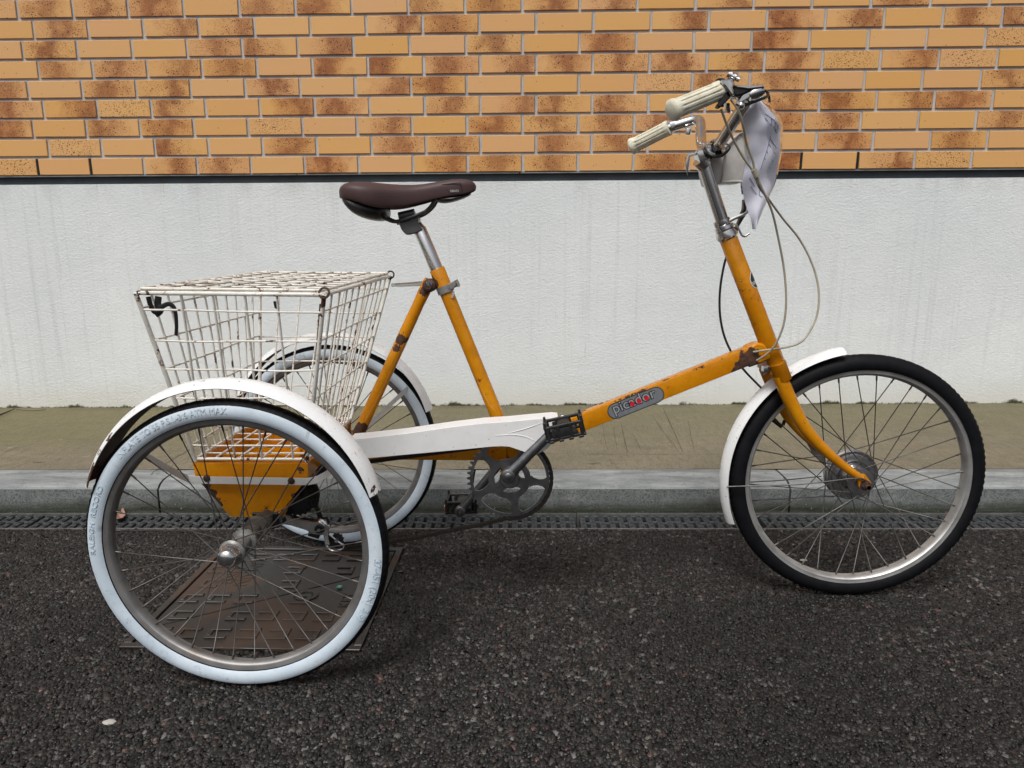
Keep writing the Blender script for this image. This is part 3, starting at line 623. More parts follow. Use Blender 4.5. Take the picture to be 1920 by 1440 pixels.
mb = MB(); mb.tube(curve([G(1745, 959, .004), G(1760, 958, .006), G(1778, 961, .004)], 4), .0014, 5); o = put('stalk', mb, simple('red_stalk', (.20, .05, .04), .8)); tag(o, "short reddish stalk on the drain behind the right side of the front wheel", 'stalk')

# ================================================================== TRICYCLE
tri_ = empty('tricycle', BASE, "orange delivery tricycle with a white wire basket and whitewall rear wheels", 'tricycle')
def part(name, mb, mat, ang=35, label=None, parent=None): return put(name, mb, M[mat] if isinstance(mat, str) else mat, parent or tri_, ang, label)

# ---- wheels
def spoke_set(parent, rh, ah, rr_, n=36, off=0.0, rad=.00105, cross=72, ah2=None, rh2=None):
    ms = {}
    for sd in (0, 1):
        for dr in (0, 1):
            a = (-ah if sd == 0 else (ah2 or ah)); r0 = rh if sd == 0 else (rh2 or rh); be = R_(cross)*(1 if dr else -1)
            p0 = Vector((r0*math.cos(be), a, r0*math.sin(be))); p1 = Vector((rr_, a*.08, 0)); d = (p1-p0).normalized()
            mb = MB(); mb.tube([p0, p1-d*.012, p1-d*.0115, p1+d*.002], [rad, rad, rad*1.75, rad*1.75], 6); ms[sd, dr] = mb.mesh('spoke', ang=60)
    for k in range(n):
        o = link('spoke', ms[k % 2, (k//2) % 2], M['spoke_steel'], parent); o.rotation_euler.y = -(2*PI*k/n+off)
def tyre_mb(rc, hh, hw, n, phi=140, tread=.0013):
    ph = [R_(-phi+2*phi*i/28) for i in range(29)]; prof_ = [(hw*math.sin(p), rc+hh*math.cos(p)) for p in ph]
    def mod(k, j, u, r):
        a = abs(math.degrees(ph[j]))
        if 20 < a < 45 and (k//2) % 2: return u*1.0+math.copysign(tread*.35, u), r+tread*.55
        if a <= 20 and (k % 6) == 0: return u, r-tread*.6
        return u, r
    mb = MB(); mb.lathe(prof_, (0, 0, 0), n=n, mod=mod); return mb
def rim_mb(ro, ri, hw):
    mb = MB(); mb.lathe([(-hw*.6, ro-.004), (-hw*.86, ro), (-hw*1.04, ro), (-hw*1.04, ro-.002), (-hw, ro-.003), (-hw*.95, ri+.003), (-hw*.8, ri+.0005), (-hw*.35, ri-.0025), (0, ri-.003), (hw*.35, ri-.0025), (hw*.8, ri+.0005), (hw*.95, ri+.003), (hw, ri+.013), (hw*1.04, ro), (hw*.86, ro), (hw*.6, ro-.004)], (0, 0, 0), n=128); return mb
RC = Vector((1.5375, -1.8816, .2625)); FC = Vector((1.5393, -1.2749, .2625)); FW = Vector((2.7426, -1.5204, .2706))
mesh_cache = {}
def rear_wheel(center, flip, off):
    wl = empty('rear_wheel', center-BASE, parent=tri_)
    if flip: wl.rotation_euler.z = PI
    if not mesh_cache:
        mesh_cache['tyre'] = tyre_mb(.2435, .019, .0185, 480).mesh('tyre', ang=38)
        mb = MB()
        for sg in (-1, 1): mb.lathe([(sg*(.0185+.0009)*math.sin(R_(a)), .2435+(.019+.0006)*math.cos(R_(a))) for a in (59, 61, 64, 70, 76, 86, 96, 106, 116, 124, 130, 132)], (0, 0, 0), n=128)
        mesh_cache['ww'] = mb.mesh('whitewall', ang=60); mesh_cache['rim'] = rim_mb(.2345, .2190, .0125).mesh('rim', ang=35)
        mb = MB(); mb.lathe([(-.030, .0), (-.030, .020), (-.0265, .0225), (-.0245, .0225), (-.023, .014), (.023, .014), (.0245, .0225), (.0265, .0225), (.030, .020), (.030, .0)], (0, 0, 0), n=28); mb.lathe([(-.029, .0185), (-.034, .0185), (-.036, .017)], (0, 0, 0), n=28); mesh_cache['hub'] = mb.mesh('hub')
        mb = MB(); mb.lathe([(-.030, .0190), (-.038, .0188), (-.040, .0170), (-.047, .0163), (-.051, .0152), (-.0545, .0115), (-.0562, .006), (-.0566, .0)], (0, 0, 0), n=6*4, mod=lambda k, j, u, r: (u, r*(1+(.03 if k % 4 == 0 else -.02)*(1 if 1 < j < 6 else 0)))); mesh_cache['cap'] = mb.mesh('hub_cap', ang=50)
    link('tyre', mesh_cache['tyre'], M['tyre_black'], wl); link('whitewall', mesh_cache['ww'], M['whitewall'], wl); link('rim', mesh_cache['rim'], M['rim_steel'], wl)
    link('hub', mesh_cache['hub'], M['zinc'], wl); link('hub_cap', mesh_cache['cap'], M['chrome'], wl)
    spoke_set(wl, .0200, .0255, .2165, off=off)
    return wl
near = rear_wheel(RC, False, R_(3)); farw = rear_wheel(FC, True, R_(6))
def arc_text(s, a_start, a_end, r, hgt=.0085):
    """letters following the sidewall, reading clockwise, tops outwards"""
    wd = abs(a_start-a_end)*r
    def bend(v):
        t = v.x/wd; a = a_start+(a_end-a_start)*t; z = (v.z/ (v_h))*hgt; rr2 = r+z-hgt/2
        ph = max(-1, min(1, (rr2-.2435)/.0204)); yy = -(.0185+.0012)*math.sin(math.acos(ph))
        return Vector((rr2*math.cos(a), yy+v.y, rr2*math.sin(a)))
    v_h = wd/len(s)*1.25
    return text_mb(s, wd, .0007, 0, None, bend)
for s, a, b in (("RALEIGH  RECORD", 182, 152), ("INFLATE TO 55 P.S.I.-3.6 ATM MAX", 137.5, 88), ("37-451 (20x1⅜)", -3, -31)):
    if '⅜' in s: s = "37-451 (20x1 3/8)"
    mb = arc_text(s, R_(a), R_(b), .2448); link('sidewall_lettering', mb.mesh('sidewall_lettering', ang=30), M['whitewall_letters'], near)
# front wheel
fw = empty('front_wheel', FW-BASE, parent=tri_)
link('tyre', tyre_mb(.2512, .0194, .0200, 480, 128, .0018).mesh('tyre', ang=38), M['tyre_black'], fw); link('rim', rim_mb(.2425, .2285, .0145).mesh('rim', ang=35), M['rim_front'], fw)
mb = MB()   # drum hub: big braked shell on the far side, small flange near
mb.lathe([(.040, .0), (.040, .050), (.037, .054), (.030, .0565), (.022, .0565), (.018, .054), (.016, .046), (.011, .045), (.010, .030), (-.016, .018), (-.022, .018), (-.0235, .028), (-.027, .028), (-.028, .014), (-.031, .013), (-.031, .0)], (0, 0, 0), n=56); link('drum_hub', mb.mesh('drum_hub', ang=30), M['alloy'], fw)
mb = MB(); mb.lathe([(.0155, .0545), (.0125, .0545), (.0125, .0505), (.0155, .0505)], (0, 0, 0), n=56, closed=True)
mb.lathe([(.009, .036), (.006, .036), (.006, .032), (.009, .032)], (0, 0, 0), n=40, closed=True)
for k in range(14):
    a = 2*PI*k/14; c = Vector((.050*math.cos(a), .0150, .050*math.sin(a))); mb.tube([c, c+Vector((0, -.002, 0))], .0017, 6)
link('hub_ring', mb.mesh('hub_ring', ang=30), M['dull_chrome'], fw)
spoke_set(fw, .027, .025, .2275, off=R_(4), rad=.00115, cross=64, ah2=.026, rh2=.052)
mb = MB(); mb.tube([FW+Vector((0, -.066, 0)), FW+Vector((0, .066, 0))], .0045, 10); mb.lathe([(-.058, .0), (-.058, .0085), (-.048, .0085), (-.048, 0)], FW, n=6); mb.lathe([(-.050, .0115), (-.046, .0115), (-.046, 0), (-.050, 0)], FW, n=20, closed=True); mb.lathe([(.048, .0), (.048, .0085), (.058, .0085), (.058, 0)], FW, n=6)
mb.lathe([(-.066, .0), (-.066, .0055), (-.058, .0055)], FW, n=12)
part('axle_nut', mb, 'rust')

# ---- frame
YF = -1.552
st0, st1 = U(819, 504, YF), U(973, 880, YF)
mb = MB(); dst = (st1-st0).normalized(); mb.tube([st0, st0+dst*.001, st0+dst*.045, st0+dst*.046, st1], [.0152, .0158, .0158, .0144, .0144], 28); part('seat_tube', mb, 'orange')
lo, hi = U(1060, 806, -1.566), U(1424, 661, -1.566); d = (hi-lo); d.y = 0; L_ = d.length; ang = math.atan2(d.z, d.x)
lo2 = lo-d.normalized()*.125; hi2 = hi+d.normalized()*.008
mb = MB(); c = (lo2+hi2)/2; mb.box((c.x, YF, c.z-.000), ((hi2-lo2).length, .031, .0365), Matrix.Rotation(-ang, 3, 'Y'), bev=.0032); part('main_tube', mb, 'orange', 40)
# head tube with gussets
h0, h1 = U(1361, 446, YF+.016), U(1450, 678, YF+.016); dh = (h1-h0).normalized()
h0.y = h1.y = YF
mb = MB(); mb.tube([h0, h0+dh*.0015, h0+(h1-h0)*.995, h1], [.0168, .0178, .0182, .0175], 30); part('head_tube', mb, 'orange')
mb = MB(); q = [U(1398, 652, -1.566), U(1420, 642, -1.566), U(1436, 646, -1.566), U(1448, 672, -1.566), U(1428, 681, -1.566), U(1402, 690, -1.566)]
mb.prism([(p.x, p.z) for p in q], YF-.0165, YF+.0165, .004); part('head_lug', mb, 'orange')
# BB shell and rear beam
bb = U(955, 893, -1.62); bb = Vector((bb.x, YF, bb.z)); 
mb = MB(); mb.lathe([(-.036, 0), (-.036, .020), (.036, .020), (.036, 0)], bb, n=28); part('bottom_bracket', mb, 'orange')
r0, r1 = U(560, 846, -1.567), U(950, 849, -1.567); mb = MB(); c = (r0+r1)/2; mb.box((c.x, YF, c.z), (r1.x-r0.x, .030, .036), Matrix.Rotation(-math.atan2(r1.z-r0.z, r1.x-r0.x), 3, 'Y'), bev=.003); part('rear_beam', mb, 'orange')
# rear stay
s0, s1 = U(806, 524, YF), U(668, 822, YF); ds = (s1-s0).normalized(); Ls = (s1-s0).length
mb = MB(); mb.tube([s0, s0+ds*.012, s0+ds*.03, s0+ds*.055, s0+ds*.09, s0+ds*(Ls-.02), s1], [.0105, .0120, .0125, .0115, .0122, .0128, .0128], 20); part('rear_stay', mb, 'orange')
mb = MB(); bp = U(806, 535, YF); mb.lathe([(-.018, 0), (-.018, .010), (-.015, .0135), (.015, .0135), (.018, .010), (.018, 0)], bp, n=22); mb.lathe([(-.0235, .0), (-.0235, .0075), (-.018, .0075)], bp, n=6); part('stay_bolt', mb, 'rust')
mb = MB(); a_, b_ = U(805, 531, -1.575), U(736, 535, -1.36); mb.tube([a_, a_+(b_-a_)*.06, b_+(a_-b_)*.3, b_], [.0065, .0056, .0048, .0040], 12); part('basket_strut', mb, 'dark_chrome')
# seat clamp
cl = U(840, 540, YF); ax = dst; mb = MB(); cpos = st0+dst*((cl-st0).dot(dst)); mb.lathe([(-.0075, .0175), (.0075, .0175), (.0075, .0150), (-.0075, .0150)], cpos, ax, 28, closed=True)
e1 = U(858, 530, YF-.012); dd = (e1-cpos); mb.box(cpos+dd*.62+Vector((0, -.004, 0)), (.026, .004, .013), Matrix.Rotation(-math.atan2(dd.z, dd.x), 3, 'Y'), bev=.001); mb.box(cpos+dd*.62+Vector((0, .006, 0)), (.026, .004, .013), Matrix.Rotation(-math.atan2(dd.z, dd.x), 3, 'Y'), bev=.001)
mb.tube([e1+Vector((-.006, -.01, -.003)), e1+Vector((-.006, .02, -.003))], .0035, 8); mb.tube([e1+Vector((-.002, -.004, .006)), e1+Vector((.003, -.004, -.008))], .003, 6); part('seat_clamp', mb, 'zinc')
mb = MB(); p = U(849, 552, YF-.015); mb.box(p, (.004, .001, .014), Matrix.Rotation(.35, 3, 'Y')); part('tape_scrap', mb, simple('silver_tape', (.5, .5, .5), .3, .4))

# ---- seat post and saddle
sp0, sp1 = U(787, 430, YF), U(819, 505, YF); mb = MB(); dp = (sp1-sp0).normalized(); mb.tube([sp0-dp*.012, sp0-dp*.004, sp0, sp1+dp*.02], [.0085, .0110, .0132, .0132], 28)
part('seat_post', mb, simple('polished_alloy', (.62, .62, .62), .24, 1, .06, 20)); 
mb = MB(); q = [(746, 416), (750, 408), (779, 402), (784, 409), (784, 420), (793, 430), (780, 437), (762, 441), (753, 432)]
mb.prism([(U(x, y, YF-.017).x, U(x, y, YF-.017).z) for x, y in q], YF-.0165, YF+.0165, .0022)
mb.tube([U(748, 406, YF), U(778, 399, YF)], .0085, 14); mb.tube([U(744, 417, YF), U(781, 408, YF)], .0055, 12)
part('post_clamp', mb, simple('clamp_grey', (.11, .11, .115), .35, .6))
SY = YF
def zx(px, py): p = U(px, py, SY); return p.x, p.z
# top outline and lower edge of the cover in the photo, with the half width of each station
stt = [(642.5, 363, 371, .016), (646, 353, 376, .047), (655, 345, 378, .066), (668, 342.5, 380, .076), (684, 342, 386, .081), (702, 342.5, 394, .079), (718, 344, 398, .071), (735, 345.5, 398, .058), (755, 346.5, 395, .045), (775, 347, 390, .036), (795, 345.5, 384, .030), (815, 342, 378, .0265), (835, 338, 373, .0245), (855, 335.5, 370, .023), (872, 335.5, 367, .020), (886, 339, 363, .014), (893, 346, 357, .005)]
rings = []
for px, yt, yb, hw in stt:
    yb += 5 if 650 < px < 880 else 2
    xt, zt = zx(px, yt); xb, zb = zx(px, yb); xm = (xt+xb)/2; h_ = zt-zb; ring = []
    for k in range(20):
        a = 2*PI*k/20; cx_, sz_ = math.cos(a), math.sin(a)
        ex = math.copysign(abs(cx_)**.62, cx_); ez = sz_
        crown = (1-abs(ex)**2.2*.0)
        z = zb+h_*(.62)+ (h_*.38*math.copysign(abs(ez)**.75, ez) if ez > 0 else h_*.62*math.copysign(abs(ez)**.45, ez))
        # side skirts reach the lower edge, the middle of the underside is hollow
        if ez < -.3 and abs(ex) < .75: z += h_*.38
        wd = hw*(1 if ez < .2 else (1-.12*(ez-.2)))
        ring.append(Vector((xm, SY+wd*ex, z)))
    rings.append(ring)
mb = MB(); mb.loft(rings); o = part('saddle_cover', mb, 'saddle', 80)
sub = o.modifiers.new('sub', 'SUBSURF'); sub.levels = sub.render_levels = 2
mb = MB(); rings = []
for px, yt, yb, hw in [(648, 366, 376, .040), (658, 366, 390, .064), (670, 368, 403, .070), (686, 372, 411, .070), (702, 377, 415, .064), (718, 381, 416, .052), (725, 384, 411, .038), (731, 391, 405, .015)]:
    xt, zt = zx(px, yt); xb, zb = zx(px, yb); rings.append([Vector(((xt+xb)/2, SY+hw*math.copysign(abs(math.cos(2*PI*k/16))**.6, math.cos(2*PI*k/16)), (zt+zb)/2+(zt-zb)/2*math.copysign(abs(math.sin(2*PI*k/16))**.7, math.sin(2*PI*k/16)))) for k in range(16)])
mb.loft(rings); o = part('saddle_base', mb, 'steel_black', 80); sub = o.modifiers.new('sub', 'SUBSURF'); sub.levels = sub.render_levels = 1
mb = MB(); rings = []
for px, yt, yb, hw in [(818, 365, 379, .016), (825, 368, 382, .021), (840, 367, 382, .022), (858, 366, 377, .020), (874, 364, 371, .014), (884, 361, 365, .007)]:
    xt, zt = zx(px, yt); xb, zb = zx(px, yb); rings.append([Vector(((xt+xb)/2, SY+hw*math.cos(2*PI*k/12), (zt+zb)/2+(zt-zb)/2*math.sin(2*PI*k/12))) for k in range(12)])
mb.loft(rings); o = part('saddle_base', mb, 'steel_black', 80); sub = o.modifiers.new('sub', 'SUBSURF'); sub.levels = sub.render_levels = 1
for sg in (-1, 1):
    y_ = SY+sg*.022
    mb = MB(); pr = [(692, 396), (712, 402), (728, 411), (745, 416), (766, 411), (786, 404), (800, 397), (811, 386), (818, 374)]
    mb.tube(curve([Vector((zx(*q)[0], SY+sg*(.024 if i < 6 else .016), zx(*q)[1])) for i, q in enumerate(pr)], 5), .0036, 10); part('saddle_rail', mb, 'steel_black')
def saddle_side_y(px, py):
    return SY-.0245
mb = MB()
for pl in ([(831, 348), (862, 344.5), (866, 347), (868, 358)], [(831, 350), (847, 362)]):
    mb.tube(curve([Vector((zx(*q)[0], SY-.0232+(.0035 if i == 0 and len(pl) == 4 and 0 else 0), zx(*q)[1])) for i, q in enumerate(pl)], 4), .0008, 6)
part('saddle_emboss', mb, simple('saddle_seam', (.03, .014, .014), .5))
p = U(844, 360.5, SY-.0248); Mx = Matrix.Translation(p) @ Matrix.Rotation(-R_(2), 4, 'Y') @ Matrix.Diagonal((1, 1, .75, 1))
part('saddle_logo', text_mb("ƧRiO" if False else "SRIO", .017, .0004, .01, Mx), simple('logo_silver', (.5, .52, .54), .35, .4))

# ---- steering: quill, headset, bars
q0, q1 = U(1317, 300, YF), U(1357, 424, YF); mb = MB(); mb.tube([q0, q1], .0128, 28); part('quill_stem', mb, 'dark_chrome')
mb = MB(); hd = (h1-h0).normalized(); t0 = h0-hd*.038
mb.lathe([(.000, .0125), (.000, .0165), (.008, .0170), (.010, .0165), (.012, .0145), (.013, .0185), (.019, .0190), (.0205, .0165), (.022, .0195), (.030, .0215), (.036, .0215), (.039, .0185), (.041, .0175)], t0, hd, 30); part('headset', mb, 'chrome', 30)
mb = MB(); mb.lathe([(-.002, .018), (.001, .0200), (.007, .0205), (.009, .0175), (.0100, .0195), (.015, .0195), (.016, .016)], h1, hd, 30); part('lower_headset', mb, 'chrome', 30)
cl0 = U(1318, 290, YF); mb = MB(); mb.box(cl0+Vector((.002, 0, 0)), (.034, .040, .026), Matrix.Rotation(-.35, 3, 'Y'), bev=.005)
mb.lathe([(-.026, .0165), (-.024, .018), (.024, .018), (.026, .0165)], U(1336, 281, YF), n=24); mb.tube([cl0+Vector((-.008, -.005, -.010)), q0+hd*.012], .0150, 24); part('stem_clamp', mb, 'dull_chrome')
mb = MB(); a_ = U(1291, 292, YF-.01); mb.tube([cl0+Vector((-.010, -.01, .002)), a_], .0028, 8); mb.tube([a_, a_+Vector((-.0025, 0, -.018)), U(1289, 329, YF-.01)], [.0028, .0040, .0004], 10, flat=.5); part('quick_lever', mb, 'dull_chrome')
bc = U(1336, 281, YF)
gN0, gN1 = U(1260, 207, -1.745), U(1350, 170, -1.70); gF0, gF1 = U(1184, 275, -1.29), U(1255, 239, -1.33)
nb_ = U(1408, 178, -1.665); fb_ = U(1313, 221, -1.345)
near_path = fillet([bc+Vector((0, -.005, 0)), bc+Vector((.004, -.035, .006)), nb_+Vector((.0, .0, .0)), gN1, gN0], .026, 8)
far_path = fillet([bc+Vector((0, .005, 0)), Vector((U(1309, 278, -1.41).x, -1.44, U(1309, 278, -1.41).z)), fb_, gF1, gF0], .026, 8)
mb = MB(); mb.tube(far_path[::-1]+near_path, .0111, 20); part('handlebar', mb, 'dull_chrome', 60)
def grip(p0, p1, r=.0162):
    """p0: open end with round cap, p1: inner end"""
    mb = MB(); ax = (p1-p0).normalized(); L2 = (p1-p0).length
    pr = [(-.004, 0), (-.004, .012), (0, .0180), (.003, .0186), (.007, .0180), (.011, .0166), (.016, r)]+[(.016+(L2-.028)*i/8, r) for i in range(1, 9)]+[(L2-.008, r+.0008), (L2-.001, r+.0008), (L2, r-.001), (L2, .0105)]
    def mod(k, j, u, rr2): return (u, rr2-(.0021 if (k % 8) in (0, 1, 2) else 0) if 6 <= j <= 14 else rr2)
    mb.lathe(pr, p0, ax, 96, mod=mod); return mb
part('handlebar_grip', grip(gN0, gN1), 'grip', 50); part('handlebar_grip', grip(gF0, gF1), 'grip', 50)
# near brake lever and bracket
gx = (gN1-gN0).normalized(); mb = MB()
mb.lathe([(.001, .011), (.001, .0195), (.004, .0200), (.007, .0190), (.007, .011)], gN1, gx, 26, closed=True); part('bracket_band', mb, 'plastic_black')
Y1_ = -1.708
P2 = lambda x, y, yy=Y1_: (U(x, y, yy).x, U(x, y, yy).z)
mb = MB(); mb.prism([P2(*q) for q in ((1346, 153), (1356, 152), (1366, 150), (1373, 160), (1370, 168), (1373, 182), (1369, 184), (1356, 166), (1350, 160))], -1.722, -1.692, .0025); part('lever_bracket', mb, 'chrome')
mb = MB(); mb.prism([P2(*q) for q in ((1352, 168), (1358, 172), (1368, 184), (1362, 190), (1356, 196), (1348, 204), (1342, 200), (1352, 186))], -1.716, -1.696, .002); mb.prism([P2(*q, -1.69) for q in ((1371, 163), (1402, 163), (1406, 170), (1392, 178), (1378, 182), (1372, 178))], -1.70, -1.675, .002); part('lever_pivot', mb, 'plastic_black')
mb = MB(); mb.prism([P2(*q, -1.69) for q in ((1370, 162), (1400, 164), (1425, 161), (1430, 168), (1426, 166), (1400, 169), (1378, 166))], -1.703, -1.672, .001)
mb.tube([U(1404, 180, -1.69), U(1410, 177, -1.69), U(1424, 171, -1.69), U(1431, 169, -1.69)], [.009, .0115, .0112, .0085], 16); mb.prism([P2(*q, -1.685) for q in ((1381, 190), (1388, 180), (1402, 173), (1403, 184), (1391, 192), (1382, 196))], -1.698, -1.678, .0015); part('brake_lever', mb, 'dull_chrome')
mb = MB(); mb.tube(curve([U(1392, 199, -1.685), U(1408, 193, -1.685), U(1424, 187, -1.68), U(1438, 181, -1.67), U(1440, 175, -1.66)], 4), .0028, 8); mb.tube(curve([U(1430, 168, -1.67), U(1438, 173, -1.66), U(1442, 182, -1.65), U(1443, 192, -1.65)], 4), .0022, 8); part('lever_blade', mb, 'steel_black')
mb = MB(); c = U(1389, 198, -1.70); bm = bmesh.new(); bmesh.ops.create_uvsphere(bm, u_segments=14, v_segments=9, radius=.0068); mb._bm(bm, c); mb.tube([U(1380, 193, -1.70), c], .005, 10); part('cable_anchor', mb, 'dull_chrome')
mb = MB(); c = U(1377, 145, -1.70); mb.lathe([(-.012, 0), (-.012, .0055), (-.009, .0055), (-.009, .0080), (-.005, .0080), (-.005, .0050), (-.001, .0050), (-.001, .0078), (.003, .0078), (.003, .004), (.010, .0045), (.010, 0)], c, (.75, -.25, -.45), 16); mb.prism([P2(*q) for q in ((1369, 150), (1374, 146), (1379, 158), (1373, 161))], -1.706, -1.694, .001); part('clamp_bolt', mb, 'dark_chrome')
mb = MB(); mb.tube([U(1355, 190, -1.70), U(1358, 200, -1.70)], .005, 10); mb.tube([U(1364, 196, -1.70), U(1366, 208, -1.69)], [.004, .005], 10); mb.tube([U(1352, 209, -1.69), U(1368, 207, -1.69), U(1371, 212, -1.69)], [.0018, .003, .0045], 8); part('barrel_adjuster', mb, 'dull_chrome')
# far brake lever stub
mb = MB(); mb.tube([U(1256, 238, -1.33), U(1266, 234, -1.33), U(1283, 231, -1.33)], [.0145, .0125, .012], 18); mb.tube([U(1283, 238, -1.34), U(1296, 244, -1.34)], .0022, 8); mb.box(U(1290, 247, -1.35), (.010, .012, .016), bev=.003); part('far_lever', mb, 'dull_chrome')
# bracket for a lamp in front of the head tube
mb = MB(); mb.prism([(U(x, y, YF).x, U(x, y, YF).z) for x, y in ((1396, 372), (1399, 376), (1400, 398), (1384, 424), (1380, 440), (1377, 438), (1380, 424), (1392, 392), (1393, 374))], YF-.008, YF+.008, .001); part('lamp_plate', mb, 'steel_black')
mb = MB(); mb.tube([U(1364, 417, YF-.01), U(1376, 410, YF-.012), U(1395, 402, YF-.012), U(1402, 397, YF-.012), U(1401, 388, YF-.012)], .0032, 8, flat=.5); part('lamp_bracket', mb, 'dull_chrome')
mb = MB(); mb.tube(fillet([U(1374, 420, YF-.014), U(1381, 421, YF-.016), U(1391, 442, YF-.018), U(1396, 444, YF-.018), U(1405, 438, YF-.018)], .006), .0021, 8); part('cable_hook', mb, 'dull_chrome')

# ---- fork
fk = [(1462, 704), (1469, 722), (1480, 748), (1492, 772), (1507, 799), (1528, 825), (1552, 849), (1577, 870), (1600, 887), (1616, 897)]
ra = [.0152, .0150, .0146, .0140, .0132, .0120, .0106, .0094, .0083, .0072]
for sg, nm in ((-1, 'near'), (1, 'far')):
    yy = FW.y+sg*.046
    P = curve([Vector((U(x, y, FW.y-.046).x, yy, U(x, y, FW.y-.046).z)) for x, y in fk], 3); rr_ = [ra[min(9, int(i/3))]*(1-(i/3 % 1))+ra[min(9, int(i/3)+1)]*(i/3 % 1) for i in range(len(P))]
    mb = MB(); mb.tube(P, rr_, 18)
    e = P[-1]; q = [(e.x-.010, e.z+.008), (e.x+.004, e.z+.010), (FW.x+.012, FW.z+.006), (FW.x+.011, FW.z-.007), (FW.x-.004, FW.z-.009), (FW.x-.013, FW.z-.004), (e.x-.008, e.z-.006)]
    mb.prism(q, yy-.003, yy+.003, .0008); part('fork_blade', mb, 'orange')
cr = U(1463, 694, FW.y-.046)
mb = MB(); mb.box((cr.x-.004, FW.y, cr.z-.002), (.028, .100, .026), Matrix.Rotation(.32, 3, 'Y'), bev=.007)
for sg in (-1, 1): a_ = U(1457, 679, FW.y-.046); b_ = U(1469, 713, FW.y-.046); a_.y = b_.y = FW.y+sg*.045; mb.tube([a_, a_+(b_-a_)*.08, b_+(a_-b_)*.06, b_], [.0130, .0168, .0178, .0172], 20); mb.lathe([(.0, .0175), (.018, .0175)], h1+hd*.012, hd, 24); part('fork_crown', mb, 'orange')

# ---- mudguards
def guard(name, center, Rr_, hw, drop, a0, a1, n=48, th=.0012, label=None):
    m_ = 9; pr = []
    for i in range(m_):
        t = -1+2*i/(m_-1); pr.append((hw*t, Rr_-drop*abs(t)**2.2))
    mid = [(u*.985, r-th*.5) for u, r in pr]; pin = [(u*.965, r-th) for u, r in pr]
    mb = MB(); mb.lathe(pr+mid[::-1], center, (0, 1, 0), n, closed=True, a0=a0, a1=a1); o = part(name, mb, 'white_enamel', 30, label)
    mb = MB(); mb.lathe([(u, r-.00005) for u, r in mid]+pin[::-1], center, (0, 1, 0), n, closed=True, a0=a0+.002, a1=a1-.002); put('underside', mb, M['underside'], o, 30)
GC = Vector((1.5375, -1.8816, .2985))
guard('rear_mudguard', Vector((1.538, -1.8816, .2990)), .2605, .0285, .0125, R_(15), R_(162), label="rust pitted rear mudguard over the near wheel")
guard('rear_mudguard', Vector((1.5393, -1.2749, .2950)), .2620, .0285, .0125, R_(15), R_(163))
guard('front_mudguard', Vector((FW.x, FW.y, FW.z)), .2905, .0245, .012, R_(100.5), R_(201), 40)
# flat stays from the hopper to the rear mudguards
for sg, yb, yg in ((-1, -1.752, -1.86), (1, -1.405, -1.295)):
    pp = [(262, 850), (300, 872), (338, 893), (352, 899), (375, 901), (575, 904), (592, 901), (612, 890), (634, 872), (655, 858)]
    yv = [yg, yg*.6+yb*.4, yb*.8+yg*.2, yb, yb, yb, yb, yb*.8+yg*.2, yg*.6+yb*.4, yg]; mb = MB(); rings = []
    for (x, y), y_ in zip(pp, yv):
        p = U(x, y, -1.755 if y_ == yb else -1.755-abs(y_-yb)*1.0); p = Vector((p.x, y_, p.z)); h_ = .0068
        rings.append([p+Vector((0, -.001, -h_)), p+Vector((0, .001, -h_)), p+Vector((0, .001, h_)), p+Vector((0, -.001, h_))])
    mb.loft(rings); part('mudguard_stay', mb, 'strip_white', 25)
    for x in (386, 545):
        p = U(x, 898 if x == 386 else 903, -1.757); p = Vector((p.x, yb+sg*.001, p.z)); mb = MB(); mb.lathe([(sg*-.001, .0068), (sg*.0015, .0066), (sg*.0030, .0045), (sg*.0034, 0)], p, n=20); mb.box(p+Vector((0, sg*.0035, 0)), (.0095, .0006, .0012)); part('stay_screw', mb, 'rust')
for yy, pa in ((FW.y-.052, [(1624, 900), (1600, 897), (1500, 908), (1369, 921)]), (FW.y+.050, [(1540, 893), (1470, 900), (1400, 905), (1388, 907)])):
    mb = MB(); P = [U(x, y, yy-.002) for x, y in pa]; P[-1].y = FW.y+(-.026 if yy < FW.y else .026); mb.tube(curve(P, 5), .0014, 8); part('mudguard_wire', mb, 'spoke_steel')

# ---- hopper box, axle and basket
NY, FY = -1.742, -1.415
ux = lambda x, y, yy=NY: U(x, y, yy)
TL, TR = ux(361, 867), ux(577, 870); zt = (TL.z+TR.z)/2; xl, xr = TL.x, TR.x; zm = ux(470, 905).z; bl_, br_ = ux(432, 967), ux(519, 971); zb = (bl_.z+br_.z)/2
hop = empty('hopper', Vector(((xl+xr)/2, (NY+FY)/2, zt))-BASE, parent=tri_)
def sheet(pts, th, nv): # extruded polygon
    nv = Vector(nv).normalized()*th; m_ = MB(); n_ = len(pts); P = [Vector(p) for p in pts]; m_.add(P+[p+nv for p in P], [tuple(range(n_))]+[tuple(range(2*n_-1, n_-1, -1))]+[(i, (i+1) % n_, n_+(i+1) % n_, n_+i) for i in range(n_)]); return m_
for y_, nv in ((NY, (0, .0022, 0)), (FY, (0, -.0022, 0))):
    put('side_plate', sheet([(xl, y_, zt), (xr, y_, zt), (xr-.002, y_, zm+.006), (xr-.010, y_, zm), (br_.x, y_, zb), (bl_.x, y_, zb), (xl+.014, y_, zm-.004), (xl+.003, y_, zm+.010)], .0022, nv), M['orange'], hop, 25)
for a_, b_ in (((xl, zt), (xl+.012, zm)), ((xr, zt), (xr-.010, zm))):
    s_ = 1 if a_[0] < 1.5 else -1; put('end_plate', sheet([(a_[0], NY+.003, a_[1]), (a_[0], FY-.003, a_[1]), (b_[0], FY-.003, b_[1]), (b_[0], NY+.003, b_[1])], .002, (s_, 0, 0)), M['orange'], hop, 25)
